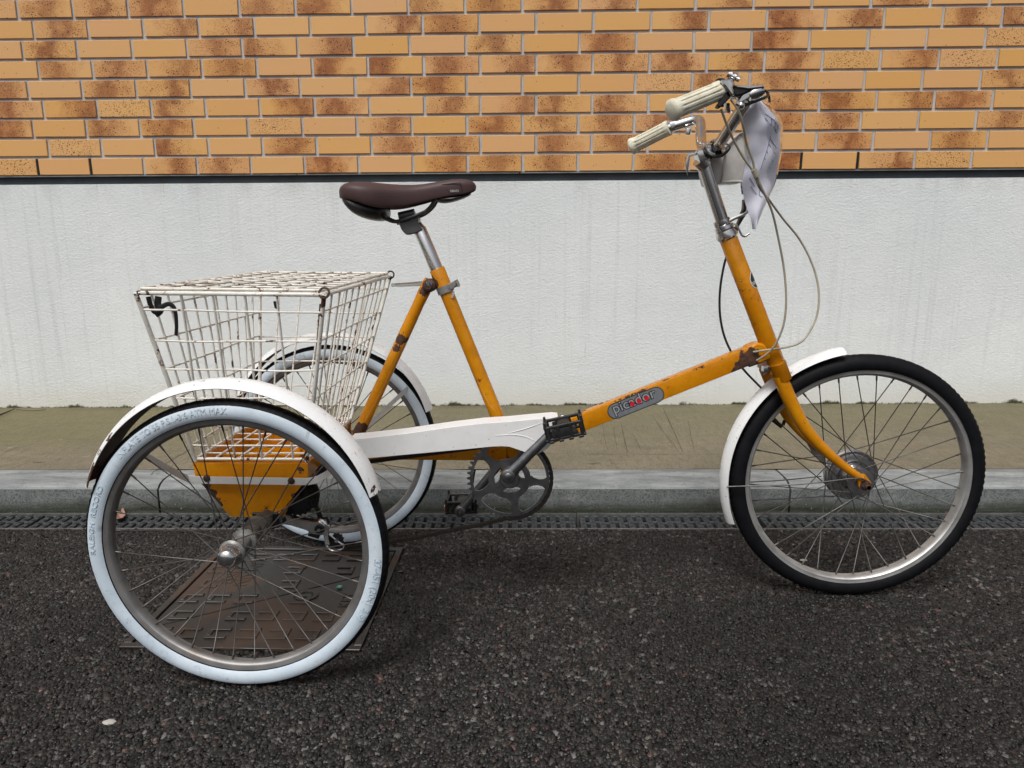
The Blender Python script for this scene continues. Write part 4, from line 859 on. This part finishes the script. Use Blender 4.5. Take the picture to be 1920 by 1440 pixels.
mb = MB(); mb.box(((xl+xr)/2, (NY+FY)/2, zm-.004), (xr-xl-.03, FY-NY-.03, .003)); put('hopper_floor', mb, M['orange'], hop)
for yy in (-1.66, -1.50):
    mb = MB(); mb.box(((xl+xr)/2, yy, zt-.030), (xr-xl-.03, .003, .045), Matrix.Rotation(.12, 3, 'X')); put('cross_plate', mb, M['orange'], hop)
for sgx in (-1, 1):
    mb = MB(); mb.tube([Vector(((xl+xr)/2+sgx*.045, -1.63, zm)), Vector(((xl+xr)/2+sgx*.02, -1.63, .30))], .006, 8); put('drop_arm', mb, M['orange'], hop)
mb = MB(); mb.tube([ux(556, 905, -1.68), ux(528, 968, -1.68)], .0055, 8); put('drop_arm', mb, M['orange'], hop)
mb = MB(); mb.tube([RC+Vector((0, .03, 0)), FC-Vector((0, .03, 0))], .0125, 20)
for yy, r in ((-1.845, .018), (-1.80, .021), (-1.77, .017), (-1.36, .021)): mb.lathe([(-.007, .012), (-.007, r), (.007, r), (.007, .012)], (RC.x, yy, RC.z), n=20, closed=True)
part('axle', mb, 'dirty_steel')
for yy in (-1.735, -1.42): mb = MB(); mb.prism([(RC.x-.030, zb+.010), (RC.x+.022, zb+.010), (RC.x+.022, RC.z-.016), (RC.x+.012, RC.z-.026), (RC.x-.014, RC.z-.026), (RC.x-.024, RC.z-.012)], yy-.012, yy+.012, .002); part('axle_bearing', mb, 'steel_black')

bk = empty('basket', Vector((1.54, -1.57, .53))-BASE, parent=tri_)
ZT, ZB = .6950, .3745
T = [Vector((1.3775, -1.832, ZT)), Vector((1.6975, -1.832, ZT-.004)), Vector((1.7060, -1.312, ZT)), Vector((1.3925, -1.312, ZT+.003))]
B = [Vector((1.4065, -1.738, ZB)), Vector((1.6190, -1.738, ZB)), Vector((1.6225, -1.425, ZB)), Vector((1.4100, -1.425, ZB))]
jr = random.Random(2)
def wire(p, q, r=.00185, name='wire', parent=bk, bow=.0011, out=0):
    p, q = Vector(p), Vector(q); j = lambda s: Vector((jr.gauss(0, s), jr.gauss(0, s), jr.gauss(0, s)))
    mid = [(p+(q-p)*t)+j(bow*.6) for t in (.27, .5, .74)]; mb = MB(); mb.tube(curve([p]+mid+[q], 3), r, 7); return put(name, mb, M['basket_white'], parent, 60)
def rod(pts, r, name, parent=bk, n=10):
    mb = MB(); mb.tube(pts, r, n); return put(name, mb, M['basket_white'], parent, 60)
lerp = lambda a, b, t: a+(b-a)*t
rod(fillet([lerp(T[0], T[1], .5), T[1], T[2], T[3], T[0], lerp(T[0], T[1], .5)], .012), .0037, 'rim_rod')
rod(fillet([lerp(B[0], B[1], .5), B[1], B[2], B[3], B[0], lerp(B[0], B[1], .5)], .008), .0032, 'base_rod')
for i in range(4): rod([T[i], lerp(T[i], B[i], .5)+Vector((.001, 0, 0)), B[i]+Vector((0, 0, -.004))], .0040, 'corner_post')
hs_ = (.088, .262, .43, .605, .775, .905)
for f, (a, b) in enumerate(((0, 1), (1, 2), (2, 3), (3, 0))):
    for h in hs_: 
        hh_ = h+jr.uniform(-.004, .004); wire(lerp(T[a], B[a], hh_), lerp(T[b], B[b], hh_+jr.uniform(-.006, .006)))
    if f == 0: tt = [(.235, .09), (.41, .35), (.58, .60), (.755, .88)]
    elif f == 2: tt = [(.16, .14), (.33, .32), (.5, .5), (.67, .68), (.84, .86)]
    else: tt = [((i+1)/11, (i+1)/11) for i in range(10)]
    for t, b_ in tt: wire(lerp(T[a], T[b], t+jr.uniform(-.006, .006)), lerp(B[a], B[b], b_+jr.uniform(-.006, .006)), .0021)
for i in range(4): t = (i+.9)/4.8; wire(lerp(B[0], B[1], t)+Vector((0, 0, .003)), lerp(B[3], B[2], t)+Vector((0, 0, .003)))
for i in range(6): t = (i+.8)/6.6; wire(lerp(B[0], B[3], t), lerp(B[1], B[2], t))
ld = empty('basket_lid', Vector((1.54, -1.57, ZT+.006))-BASE, parent=tri_)
dz = Vector((0, 0, .0068)); LT = [T[0]+dz+Vector((.003, .006, 0)), T[1]+dz+Vector((-.004, .006, 0)), T[2]+dz+Vector((-.004, -.004, 0)), T[3]+dz+Vector((.003, -.004, 0))]
rod(fillet([lerp(LT[0], LT[1], .5), LT[1], LT[2], LT[3], LT[0], lerp(LT[0], LT[1], .5)], .012), .0028, 'lid_rod', ld)
for i in range(6): t = (i+1)/7; wire(lerp(LT[0], LT[1], t)+Vector((0, 0, .002)), lerp(LT[3], LT[2], t)+Vector((0, 0, .002)), .0018, 'wire', ld)
for i in range(9): t = (i+1)/10; wire(lerp(LT[0], LT[3], t), lerp(LT[1], LT[2], t), .0018, 'wire', ld)
for c_ in (1, 2):   # hinge loops
    p = T[c_]; mb = MB(); mb.tube([p+Vector((.0085*math.cos(a), .004*math.sin(a), .003+.0085*math.sin(a))) for a in [2*PI*k/12 for k in range(13)]], .0020, 7); put('hinge_ring', mb, M['rust'], ld)
mb = MB(); mb.tube([U(601, 570, -1.80), U(598, 610, -1.80), U(594, 660, -1.79), U(592, 698, -1.79)], .0021, 7); put('prop_rod', mb, M['steel_black'], bk)
mb = MB(); mb.tube([U(514, 565, -1.82), U(519, 575, -1.82), U(523, 580, -1.82)], [.002, .0045, .002], 8, flat=.5); put('lid_catch', mb, M['steel_black'], bk)

# ---- drivetrain
CRY = -1.620; cc = U(955.5, 897, CRY); rp = .0835
def chainring():
    mb = MB(); nt = 46; mb.lathe([(-.0022, .0815), (.0002, .0815), (.0002, .0755), (-.0022, .0755)], cc, n=96, closed=True)
    pr = []
    for k in range(nt):
        for q, r in ((-.5, .0805), (-.32, .0815), (-.15, .0878), (.15, .0878), (.32, .0815)):
            a = 2*PI*(k+q)/nt; pr.append((cc.x+r*math.cos(a), cc.z+r*math.sin(a)))
    n_ = len(pr); inn = [(cc.x+.078*math.cos(2*PI*(i)/n_-.5*2*PI/nt), cc.z+.078*math.sin(2*PI*i/n_-.5*2*PI/nt)) for i in range(n_)]
    V = [(x, CRY-.0014, z) for x, z in pr]+[(x, CRY-.0014, z) for x, z in inn]+[(x, CRY+.0000, z) for x, z in pr]+[(x, CRY, z) for x, z in inn]
    Fc = []
    for i in range(n_):
        j = (i+1) % n_; Fc += [(i, j, n_+j, n_+i), (2*n_+i, 3*n_+i, 3*n_+j, 2*n_+j), (i, 2*n_+i, 2*n_+j, j)]
    mb.add(V, Fc)
    mb.lathe([(-.003, .0435), (.000, .0435), (.000, .0310), (-.003, .0310)], cc, n=64, closed=True)
    for k in range(5):
        a = R_(-7+72*k); d = Vector((math.cos(a), 0, math.sin(a))); t = Vector((-d.z, 0, d.x))
        rg = []
        for r, w_ in ((.0425, .0130), (.050, .0082), (.060, .0064), (.069, .0078), (.0765, .0135)):
            p = cc+d*r; rg.append([p+t*w_+Vector((0, -.0028, 0)), p-t*w_+Vector((0, -.0028, 0)), p-t*w_, p+t*w_])
        mb.loft(rg); a2 = a+R_(36)
    for k in range(3):
        a = R_(100+120*k); d = Vector((math.cos(a), 0, math.sin(a))); t = Vector((-d.z, 0, d.x)); rg = []
        for r, w_ in ((.012, .014), (.022, .0105), (.034, .0125)):
            p = cc+d*r; rg.append([p+t*w_+Vector((0, -.0034, 0)), p-t*w_+Vector((0, -.0034, 0)), p-t*w_+Vector((0, .0004, 0)), p+t*w_+Vector((0, .0004, 0))])
        mb.loft(rg)
    mb.lathe([(-.006, 0), (-.006, .019), (-.003, .021), (.002, .021), (.002, 0)], cc, n=32); return mb
part('chainwheel', chainring(), 'crank_alloy', 30)
CNY = -1.655; ca_ = U(953, 894, CNY-.008)
def crank(c0, c1, y, sg):
    mb = MB(); d = (c1-c0); d.y = 0; L2 = d.length; d.normalize(); t = Vector((-d.z, 0, d.x)); rg = []
    for s_, w_, h_ in ((-.001, .0135, .008), (.02, .0112, .0080), (.05, .0100, .0072), (L2-.03, .0090, .0065), (L2-.012, .0100, .0062), (L2, .0105, .006)):
        p = Vector((c0.x, y, c0.z))+d*s_; rg.append([p+t*(w_*math.cos(2*PI*k/12))+Vector((0, h_*math.sin(2*PI*k/12), 0)) for k in range(12)])
    mb.loft(rg); mb.lathe([(-.0085, 0), (-.0085, .0115), (-.007, .0145), (.007, .0145), (.0085, .0115), (.0085, 0)], (c0.x, y, c0.z), n=28); e = Vector((c0.x, y, c0.z))+d*L2
    mb.lathe([(-.0065, .0075), (-.0065, .0105), (-.005, .0125), (.005, .0125), (.0065, .0105), (.0065, .0075)], e, n=24, closed=True); return mb, e
c1 = U(1056, 789, CNY); mb, eN = crank(ca_, c1, CNY, -1); mb.lathe([(-.0095, .0), (-.0095, .006), (-.0085, .0075)], (ca_.x, CNY, ca_.z), n=16); part('crank', mb, 'crank_alloy', 40)
CFY = -1.475; f0, f1 = U(943, 870, CFY), U(863, 958, CFY); mb, eF = crank(Vector((ca_.x, CFY, ca_.z)), f1, CFY, 1); part('crank', mb, 'crank_alloy', 40)
mb = MB(); mb.tube([Vector((ca_.x, CNY+.004, ca_.z)), Vector((ca_.x, CFY, ca_.z))], .0085, 16); part('spindle', mb, 'dirty_steel')
def pedal(e, sg, tilt, refl=True):
    """sg -1: outboard is towards the camera"""
    pd = empty('pedal', e-BASE, parent=tri_); Rm = Matrix.Rotation(-tilt, 3, 'Y'); Mb = MB()
    def bx(c, s_, b=.0012, m_=None): (m_ or Mb).box(e+Rm @ Vector((c[0], sg*c[1], c[2])), s_, Rm, bev=b)
    L2, Wd, H2 = .069, .062, .030; y0 = .018
    for xx in (-L2/2, L2/2):
        bx((xx, y0+Wd/2, H2/2-.002), (.007, Wd, .005)); bx((xx, y0+Wd/2, -H2/2+.002), (.007, Wd, .005))
        for k in range(5): bx((xx*1.0, y0+Wd*(k+.5)/5, 0), (.006, .006, H2-.004), .0008)
    for yy in (y0+.003, y0+Wd-.003):
        bx((0, yy, H2/2-.003), (L2, .006, .006)); bx((0, yy, -H2/2+.003), (L2, .006, .006))
        for xx in (-L2/2+.003, -.012, .012, L2/2-.003): bx((xx, yy, 0), (.007, .0065, H2-.002))
        bx((-.004, yy, -.002), (.036, .0058, H2-.010), .003); bx((0, yy, -.006), (L2-.02, .0054, .010), .002)
    bx((0, y0+Wd/2, 0), (.024, Wd-.004, .024), .006); bx((-.002, y0+Wd/2, -.007), (L2-.022, Wd-.010, .012), .003)
    for k in range(4):
        xx = -.028+.0187*k; bx((xx, y0+Wd-.002, -H2/2-.001), (.009, .006, .0045), .001)
    for xx in (-L2/2, L2/2): bx((xx, y0+Wd-.003, H2/2+.004), (.005, .006, .010), .001); bx((xx, y0+.003, H2/2+.002), (.005, .006, .008), .001)
    put('pedal_body', Mb, M['plastic_black'], pd, 30)
    mb = MB(); mb.tube([e+Vector((0, -sg*.006, 0)), e+Vector((0, sg*.024, 0))], .0058, 12); put('pedal_axle', mb, M['dirty_steel'], pd)
    for xx in ((-L2/2-.0045, ) if refl else ()):
        mb = MB(); mb.box(e+Rm @ Vector((xx, sg*(y0+Wd/2), -.003)), (.004, .045, .012), Rm, bev=.001); put('reflector', mb, M['amber'], pd)
pedal(eN, -1, R_(13), False); pedal(eF, 1, R_(2))
# chain guard
top = [(655, 824), (680, 822), (760, 813), (850, 800), (905, 793.5), (952, 790.5), (1000, 786), (1035, 783), (1046, 784)]
bot = [(1045, 800), (1040, 820), (1034, 832), (1026, 842), (1013, 849), (1004, 852), (990, 850), (973, 844), (955, 838), (940, 837), (920, 838), (880, 842), (820, 847.5), (760, 853), (707, 858), (655, 862)]
GY = -1.643; pl = [U(x, y, GY) for x, y in top+bot]
mb = MB(); mb.prism([(p.x, p.z) for p in pl], GY, GY+.0022, .0007)
tp = [U(x, y, GY) for x, y in top]; mb.loft([[Vector((p.x, GY+.001, p.z-.0016)), Vector((p.x, GY+.046, p.z-.0016)), Vector((p.x, GY+.046, p.z)), Vector((p.x, GY+.001, p.z))] for p in tp])
bt = [U(x, y, GY) for x, y in bot[3:]]; mb.loft([[Vector((p.x, GY+.001, p.z)), Vector((p.x, GY+.012, p.z)), Vector((p.x, GY+.012, p.z+.0016)), Vector((p.x, GY+.001, p.z+.0016))] for p in bt])
ch = part('chain_guard', mb, 'guard_white', 30)
mb = MB()
for cr_ in ([(930, 817), (960, 815), (985, 819), (1005, 828)], [(955, 812), (985, 804), (1016, 793)]): mb.tube(curve([U(x, y, GY-.0003) for x, y in cr_], 6), [.0004+.0004*math.sin(PI*i/(6*(len(cr_)-1))) for i in range(6*(len(cr_)-1)+1)], 6)
put('pressed_crease', mb, M['guard_white'], ch, 60)
# sprocket cluster on the axle
mb = MB(); sc = Vector((RC.x, -1.60, RC.z)); sc = U(553, 926, -1.60)
for i, (rr_, nt) in enumerate(((.047, 26), (.040, 22), (.033, 18))):
    yy = -1.600-.005*i; pr = [(sc.x+(rr_+(.0038 if q else -.0008))*math.cos(2*PI*(k+(.25 if q else -.25))/nt), sc.z+(rr_+(.0038 if q else -.0008))*math.sin(2*PI*(k+(.25 if q else -.25))/nt)) for k in range(nt) for q in (0, 1)]
    mb.prism(pr, yy, yy+.002)
mb.lathe([(-.02, 0), (-.02, .018), (.012, .022), (.012, 0)], sc+Vector((0, 0, 0)), n=24); part('sprockets', mb, 'steel_black', 30)
# derailleur
dr = empty('derailleur', U(580, 980, -1.63)-BASE, parent=tri_); DY = -1.632
def dput(name, mb, mat): return put(name, mb, M[mat], dr)
D = lambda x, y, yy=DY: U(x, y, yy)
mb = MB(); mb.prism([(D(x, y).x, D(x, y).z) for x, y in ((520, 968), (527, 961), (540, 962), (548, 968), (586, 975), (600, 974), (612, 982), (612, 990), (606, 1002), (588, 1000), (576, 992), (546, 983), (528, 980))], DY-.008, DY+.008, .0022); dput('linkage_body', mb, 'dull_chrome')
mb = MB(); mb.lathe([(-.012, 0), (-.012, .0095), (.010, .0105), (.010, 0)], D(530, 972), n=20); dput('pivot', mb, 'plastic_black'); mb = MB(); mb.lathe([(-.012, 0), (-.012, .0095), (.010, .0105), (.010, 0)], D(601, 989), n=20); mb.box(D(590, 1000), (.024, .014, .014), Matrix.Rotation(.3, 3, 'Y'), bev=.002); mb.tube([D(604, 972), D(613, 971), D(617, 980)], .003, 8); dput('pivot', mb, 'plastic_black')
mb = MB(); mb.lathe([(-.0135, 0), (-.0135, .0036), (-.011, .0036)], D(530, 972), n=14); mb.lathe([(-.0135, 0), (-.0135, .0036), (-.011, .0036)], D(601, 990), n=14); dput('pivot_pin', mb, 'alloy')
mb = MB(); mb.prism([(D(x, y).x, D(x, y).z) for x, y in ((607, 978), (618, 984), (617, 1004), (620, 1020), (612, 1018), (607, 1000))], DY-.006, DY-.003, .0006); mb.tube(fillet([D(612, 1000), D(610, 1020), D(618, 1032), D(632, 1034), D(644, 1028), D(645, 1023), D(632, 1014), D(617, 1002)], .007), .0022, 8); dput('cage', mb, 'dull_chrome')
mb = MB(); pc = D(632, 1012); nt = 10; mb.prism([(pc.x+(.0150 if q else .0118)*math.cos(2*PI*(k+(.25 if q else -.25))/nt), pc.z+(.0150 if q else .0118)*math.sin(2*PI*(k+(.25 if q else -.25))/nt)) for k in range(nt) for q in (0, 1)], DY+.001, DY+.005, .0004); dput('jockey_wheel', mb, 'plastic_black')
mb = MB(); mb.lathe([(-.008, 0), (-.008, .0035), (.004, .0035)], pc, n=12); mb.tube([D(509, 979), D(524, 985)], .0035, 8); dput('adjuster', mb, 'zinc')
# chain
def chain_path():
    P = []
    for a in range(128, -98, -4): P.append(cc+Vector((.0862*math.cos(R_(a)), -.001, .0862*math.sin(R_(a)))))
    e = P[-1]; run = [U(905, 983, -1.621), U(850, 993, -1.622), U(790, 1006, -1.624), U(730, 1016, -1.626), U(680, 1024, -1.628), U(645, 1026, -1.629), U(622, 1018, -1.629), U(613, 1000, -1.628), U(602, 985, -1.615), U(600, 965, -1.603)]
    P += curve([e]+run, 6)[1:]
    for a in range(-30, 100, 8): P.append(sc+Vector((.049*math.cos(R_(a)), -.001, .049*math.sin(R_(a)))))
    P += [lerp(P[-1], P[0], t) for t in (.25, .5, .75, 1)]; return P
CP = chain_path(); mb = MB(); cum = [0]
for i in range(1, len(CP)): cum.append(cum[-1]+(CP[i]-CP[i-1]).length)
def at_len(s_):
    for i in range(1, len(CP)):
        if cum[i] >= s_: t = (s_-cum[i-1])/max(1e-9, cum[i]-cum[i-1]); return CP[i-1].lerp(CP[i], t)
    return CP[-1]
NL = int(cum[-1]/.0127)
for k in range(NL):
    p, q = at_len(k*.0127), at_len((k+1)*.0127); d = q-p; yaw = math.atan2(d.z, d.x); Rm = Matrix.Rotation(-yaw, 3, 'Y'); c = (p+q)/2
    for sg in (-1, 1): mb.box(c+Vector((0, sg*(.0036 if k % 2 else .0024), 0)), (.0165, .0010, .0072 if k % 2 else .0078), Rm, bev=0)
    mb.tube([p+Vector((0, -.0045, 0)), p+Vector((0, .0045, 0))], .0026, 7)
part('chain', mb, simple('oily_chain', (.035, .030, .027), .45, .7, .3, 200), 30)

# ---- badges on the frame
bd = empty('name_badge', U(1192, 755, -1.568)-BASE, parent=tri_)
def pill(c, L2, h_, y0, y1):
    mb = MB(); pts = []
    for k in range(13): a = -PI/2+PI*k/12; pts.append(((L2-h_)/2+h_/2*math.cos(a), h_/2*math.sin(a)))
    for k in range(13): a = PI/2+PI*k/12; pts.append((-(L2-h_)/2+h_/2*math.cos(a), h_/2*math.sin(a)))
    ca2, sa2 = math.cos(ang), math.sin(ang); mb.prism([(c.x+x*ca2-z*sa2, c.z+x*sa2+z*ca2) for x, z in pts], y0, y1); return mb
yN = YF-.0155; bcn = U(1192, 755.5, yN)
put('badge_border', pill(bcn, .1235, .0345, yN-.0005, yN), M['ink'], bd); put('badge_face', pill(bcn, .1195, .0305, yN-.0009, yN-.0005), M['badge_grey'], bd)
tx0, tx1 = U(1153, 775, yN), U(1231, 743.5, yN); wd = (tx1-tx0).length; an = math.atan2(tx1.z-tx0.z, tx1.x-tx0.x)
for off, mt, yy, dx in ((.06, 'ink', yN-.0009, 0), (.0, 'badge_light', yN-.0012, .0)):
    Mx = Matrix.Translation(Vector((tx0.x, yy, tx0.z))) @ Matrix.Rotation(-an, 4, 'Y')
    mbt = text_mb('picador', wd, .0003, off, Mx)
    put('badge_lettering', mbt, M[mt], bd)
for x, y in ((1185.5, 757.5), (1198.5, 752), (1212.5, 746.5)):
    mb = MB(); p = U(x, y, yN-.0017); mb.lathe([(-.0002, 0), (-.0002, .0048), (.0004, .0048)], p, n=20); put('red_dot', mb, M['red'], bd)
# round crest on the front of the head tube
hb = empty('head_badge', h0+(h1-h0)*.36-BASE, parent=tri_)
hc = U(1404, 528, YF); tpar = (hc-h0).dot(dh)/(h1-h0).length; hc = h0+(h1-h0)*tpar
e_f = Vector((-dh.z, 0, dh.x)); e_f = e_f if e_f.x > 0 else -e_f
def head_patch(hr, vr, rad, lift, v0=-1, v1=1):
    mb = MB(); n_ = 16; V = []; 
    for j in range(n_+1):
        v = v0+(v1-v0)*j/n_; ha = math.sqrt(max(0, 1-v*v))*hr
        for k in range(9):
            a = (-1+2*k/8)*ha/rad+.42; V.append(hc-dh*(v*vr)+(e_f*math.cos(a)+Vector((0, -1, 0))*math.sin(a))*(rad+lift))
    mb.add(V, [(j*9+k, j*9+k+1, (j+1)*9+k+1, (j+1)*9+k) for j in range(n_) for k in range(8)]); return mb
put('crest_border', head_patch(.0150, .0185, .0182, .0004), simple('crest_white', (.75, .74, .68), .4), hb, 60)
put('crest_field', head_patch(.0134, .0168, .0182, .0007), M['ink'], hb, 60)
for v in (-.42, -.28, -.14): put('crest_line', head_patch(.0134, .0168, .0182, .0010, v, v+.06), simple('crest_white2', (.7, .7, .68), .4), hb, 60)

# ---- cables
def cable(pts, r, mat, name='brake_cable'): mb = MB(); mb.tube(curve([U(*p) for p in pts], 6), r, 8); return part(name, mb, mat, 60)
cable([(1370, 186, -1.70), (1384, 206, -1.70), (1393, 235, -1.69), (1400, 270, -1.67), (1411, 300, -1.66), (1416, 322, -1.655), (1428, 352, -1.65), (1447, 395, -1.63), (1460, 450, -1.61), (1470, 505, -1.60), (1474, 560, -1.60), (1470, 605, -1.60), (1457, 640, -1.595), (1440, 662, -1.585), (1419, 676, -1.572)], .0021, 'cable')
cable([(1352, 205, -1.70), (1362, 232, -1.69), (1378, 268, -1.67), (1397, 300, -1.66), (1412, 322, -1.652), (1424, 352, -1.646), (1440, 372, -1.60), (1468, 410, -1.57), (1500, 450, -1.55), (1524, 498, -1.55), (1535, 545, -1.56), (1532, 590, -1.57), (1516, 625, -1.58), (1499, 643, -1.585), (1470, 652, -1.58), (1440, 656, -1.58), (1412, 660, -1.572)], .0021, 'cable')
mb = MB(); mb.tube([U(1413, 318, -1.657), U(1419, 332, -1.655)], .0052, 10); part('cable_clip', mb, 'cable')
cable([(1378, 440, -1.535), (1366, 470, -1.53), (1357, 500, -1.53), (1350, 545, -1.53), (1350, 590, -1.53), (1358, 630, -1.53), (1374, 665, -1.53), (1396, 695, -1.53), (1421, 721, -1.52), (1440, 740, -1.50)], .0024, 'steel_black')
mb = MB(); mb.tube([U(1440, 780, -1.46), U(1466, 800, -1.465)], .0048, 10); mb.tube([U(1428, 768, -1.46), U(1440, 780, -1.46)], .0022, 8); part('brake_barrel', mb, 'steel_black')
mb = MB(); mb.tube(curve([U(1468, 797, -1.466), U(1473, 788, -1.466), U(1488, 790, -1.468), U(1500, 800, -1.468), U(1518, 832, -1.462), U(1545, 868, -1.455)], 5), [.004]*6+[.0042]*6+[.004]*14, 8, flat=.4); part('brake_arm', mb, 'rust')
mb = MB(); mb.prism([(U(x, y, -1.465).x, U(x, y, -1.465).z) for x, y in ((1497, 804), (1503, 806), (1546, 856), (1548, 866), (1544, 872), (1522, 848))], -1.467, -1.464, .0006); part('torque_plate', mb, 'alloy')
mb = MB(); mb.tube([U(1430, 700, -1.548), U(1444, 692, -1.555)], .0034, 8); mb.box(U(1437, 692, -1.55), (.016, .02, .012), bev=.002); part('mudguard_bolt', mb, 'dark_chrome')

# ================================================================== THINGS HUNG ON THE TRICYCLE
pc_ = U(1362, 300, -1.50)
bag = empty('handlebar_pouch', pc_, "small grey vinyl pouch hanging behind the handlebar stem", 'pouch')
ol = [(1326, 296), (1356, 280), (1381, 256), (1392, 248), (1398, 262), (1402, 300), (1403, 337), (1378, 341), (1352, 343), (1334, 343)]
QY = -1.545
pq = [U(x, y, QY) for x, y in ol]
cen = sum(pq, Vector())/len(pq); rings = []
dens = curve(pq+[pq[0]], 2)[:-1]
for yy, s_ in ((QY+.006, .90), (QY+.001, .97), (QY+.002, 1.0), (QY+.05, 1.02), (QY+.09, 1.0), (QY+.094, .93)):
    rings.append([Vector((cen.x+(p.x-cen.x)*s_, yy, cen.z+(p.z-cen.z)*s_)) for p in dens])
mb = MB(); mb.loft(rings); put('pouch_body', mb, M['pouch'], bag, 50)
mb = MB(); mb.tube([Vector((p.x, QY+.0015, p.z)) for p in dens+[dens[0]]], .0013, 6); mb.tube(curve([U(1361, 281, QY), U(1357, 305, QY-.001), U(1355, 325, QY-.001), U(1351, 342, QY)], 4), .0016, 6); mb.tube(curve([U(1332, 302, QY), U(1338, 322, QY-.001), U(1340, 342, QY)], 4), .0010, 6); put('piping', mb, simple('piping_grey', (.30, .29, .27), .4), bag, 60)
mb = MB(); mb.tube(curve([U(1325, 287, -1.58), U(1340, 293, -1.585), U(1356, 290, -1.58), U(1368, 276, -1.575), U(1360, 270, -1.56), U(1340, 276, -1.575)], 5), .0032, 7, flat=.5); mb.tube(curve([U(1322, 276, -1.58), U(1328, 290, -1.585), U(1334, 297, -1.58)], 4), .0022, 6); put('tie_strap', mb, M['steel_black'], bag, 60)
# notice in a clear wallet
nt_ = empty('paper_notice', U(1430, 190, -1.60), "white handwritten sheet in a clear plastic wallet hanging from the handlebar", 'notice')
Lc = [(1398, 196, -1.63), (1393, 215, -1.63), (1394, 240, -1.62), (1402, 262, -1.61), (1403, 290, -1.61), (1396, 318, -1.60), (1391, 345, -1.60), (1398, 380, -1.59), (1406, 408, -1.585), (1412, 430, -1.58)]
Rc = [(1424, 190, -1.62), (1441, 206, -1.60), (1455, 226, -1.58), (1461, 244, -1.56), (1462, 270, -1.55), (1460, 296, -1.545), (1456, 322, -1.54), (1449, 350, -1.54), (1434, 386, -1.555), (1414, 430, -1.578)]
def sheet_grid(Lp, Rp, bulge, push, nu=12, nv=5, shrink=0.0):
    A = curve([U(*p) for p in Lp], nv); B_ = curve([U(*p) for p in Rp], nv); m_ = len(A); V = []
    for j in range(m_):
        for i in range(nu+1):
            t = i/nu; p = A[j].lerp(B_[j], t); p.y -= bulge*math.sin(PI*t)+.003*math.sin(j*.5+t*3)-push; V.append(p)
    mb = MB(); W1 = nu+1; fr_ = [(j*W1+i, j*W1+i+1, (j+1)*W1+i+1, (j+1)*W1+i) for j in range(m_-1) for i in range(nu)]
    n_ = len(V); V2 = [v+Vector((0, .0006, 0)) for v in V]; mb.add(V+V2, fr_+[tuple(n_+k for k in f[::-1]) for f in fr_]); return mb
put('paper_sheet', sheet_grid(Lc, Rc, .018, 0), M['paper'], nt_, 70)
Lw = [(x-2, y-2 if i == 0 else y, yy-.001) for i, (x, y, yy) in enumerate(Lc)]; Rw = [(x+(9 if 0 < i < 4 else 5 if i < 7 else 2), y-(4 if i < 3 else 0)+(3 if i > 8 else 0), yy-.001) for i, (x, y, yy) in enumerate(Rc)]
put('plastic_wallet', sheet_grid(Lw, Rw, .018, .0030), M['wallet'], nt_, 70)
mb = MB(); mb.prism([(U(x, y, -1.66).x, U(x, y, -1.66).z) for x, y in ((1376, 134), (1384, 138), (1402, 154), (1408, 160), (1390, 162), (1379, 160))], -1.662, -1.6605); put('wallet_corner', mb, M['wallet'], nt_)
_A, _B = curve([U(*p) for p in Lc], 5), curve([U(*p) for p in Rc], 5)
def on_sheet(u, v):
    j = v*(len(_A)-1); j0 = min(int(j), len(_A)-2); f = j-j0; a, b = _A[j0].lerp(_A[j0+1], f), _B[j0].lerp(_B[j0+1], f)
    p = a.lerp(b, u); p.y -= .018*math.sin(PI*u)+.003*math.sin(j*.5+u*3)+.0009; return p
mb = MB()
for st_ in ([(.62, .19), (.70, .27), (.80, .20), (.76, .30), (.88, .24), (.83, .33), (.95, .27), (.90, .34)], [(.70, .15), (.86, .22), (.93, .30), (.85, .35), (.78, .29)], [(.62, .36), (.52, .44), (.44, .52), (.40, .60)], [(.60, .38), (.84, .47)], [(.56, .42), (.82, .52)], [(.50, .47), (.76, .57)], [(.46, .52), (.70, .62)],
            [(.36, .68), (.44, .72), (.40, .77), (.50, .80)], [(.18, .60), (.30, .66)], [(.16, .64), (.30, .71)], [(.2, .70), (.32, .76)]):
    mb.tube(curve([on_sheet(*q_) for q_ in st_], 5), .00055, 5)
put('handwriting', mb, M['ink_pale'], nt_, 60)
# torn black strap in the basket
mb = MB(); P = [U(278, 556, -1.80), U(283, 574, -1.80), U(292, 586, -1.80), U(303, 576, -1.80), U(316, 570, -1.80), U(326, 576, -1.802), U(330, 592, -1.803), U(331, 612, -1.803), U(330, 629, -1.80)]
C5 = curve(P, 5); mb.tube(C5, [.0048-.0014*(i/len(C5)) for i in range(len(C5))], 8, flat=.35); C6 = curve([U(297, 556, -1.795), U(296, 572, -1.795), U(301, 582, -1.797), U(292, 590, -1.797)], 4); mb.tube(C6, .0062, 8, flat=.4)
mb.tube([U(285, 586, -1.80), U(300, 578, -1.80), U(306, 574, -1.80)], [.0015, .0045, .003], 8, flat=.4)
st_ob = put('strap', mb, M['plastic_black'], None, 60); tag(st_ob, "torn black rubber strap hanging inside the wire basket's rear corner", 'strap')
print('bricks', nb, 'objects', len(bpy.data.objects))
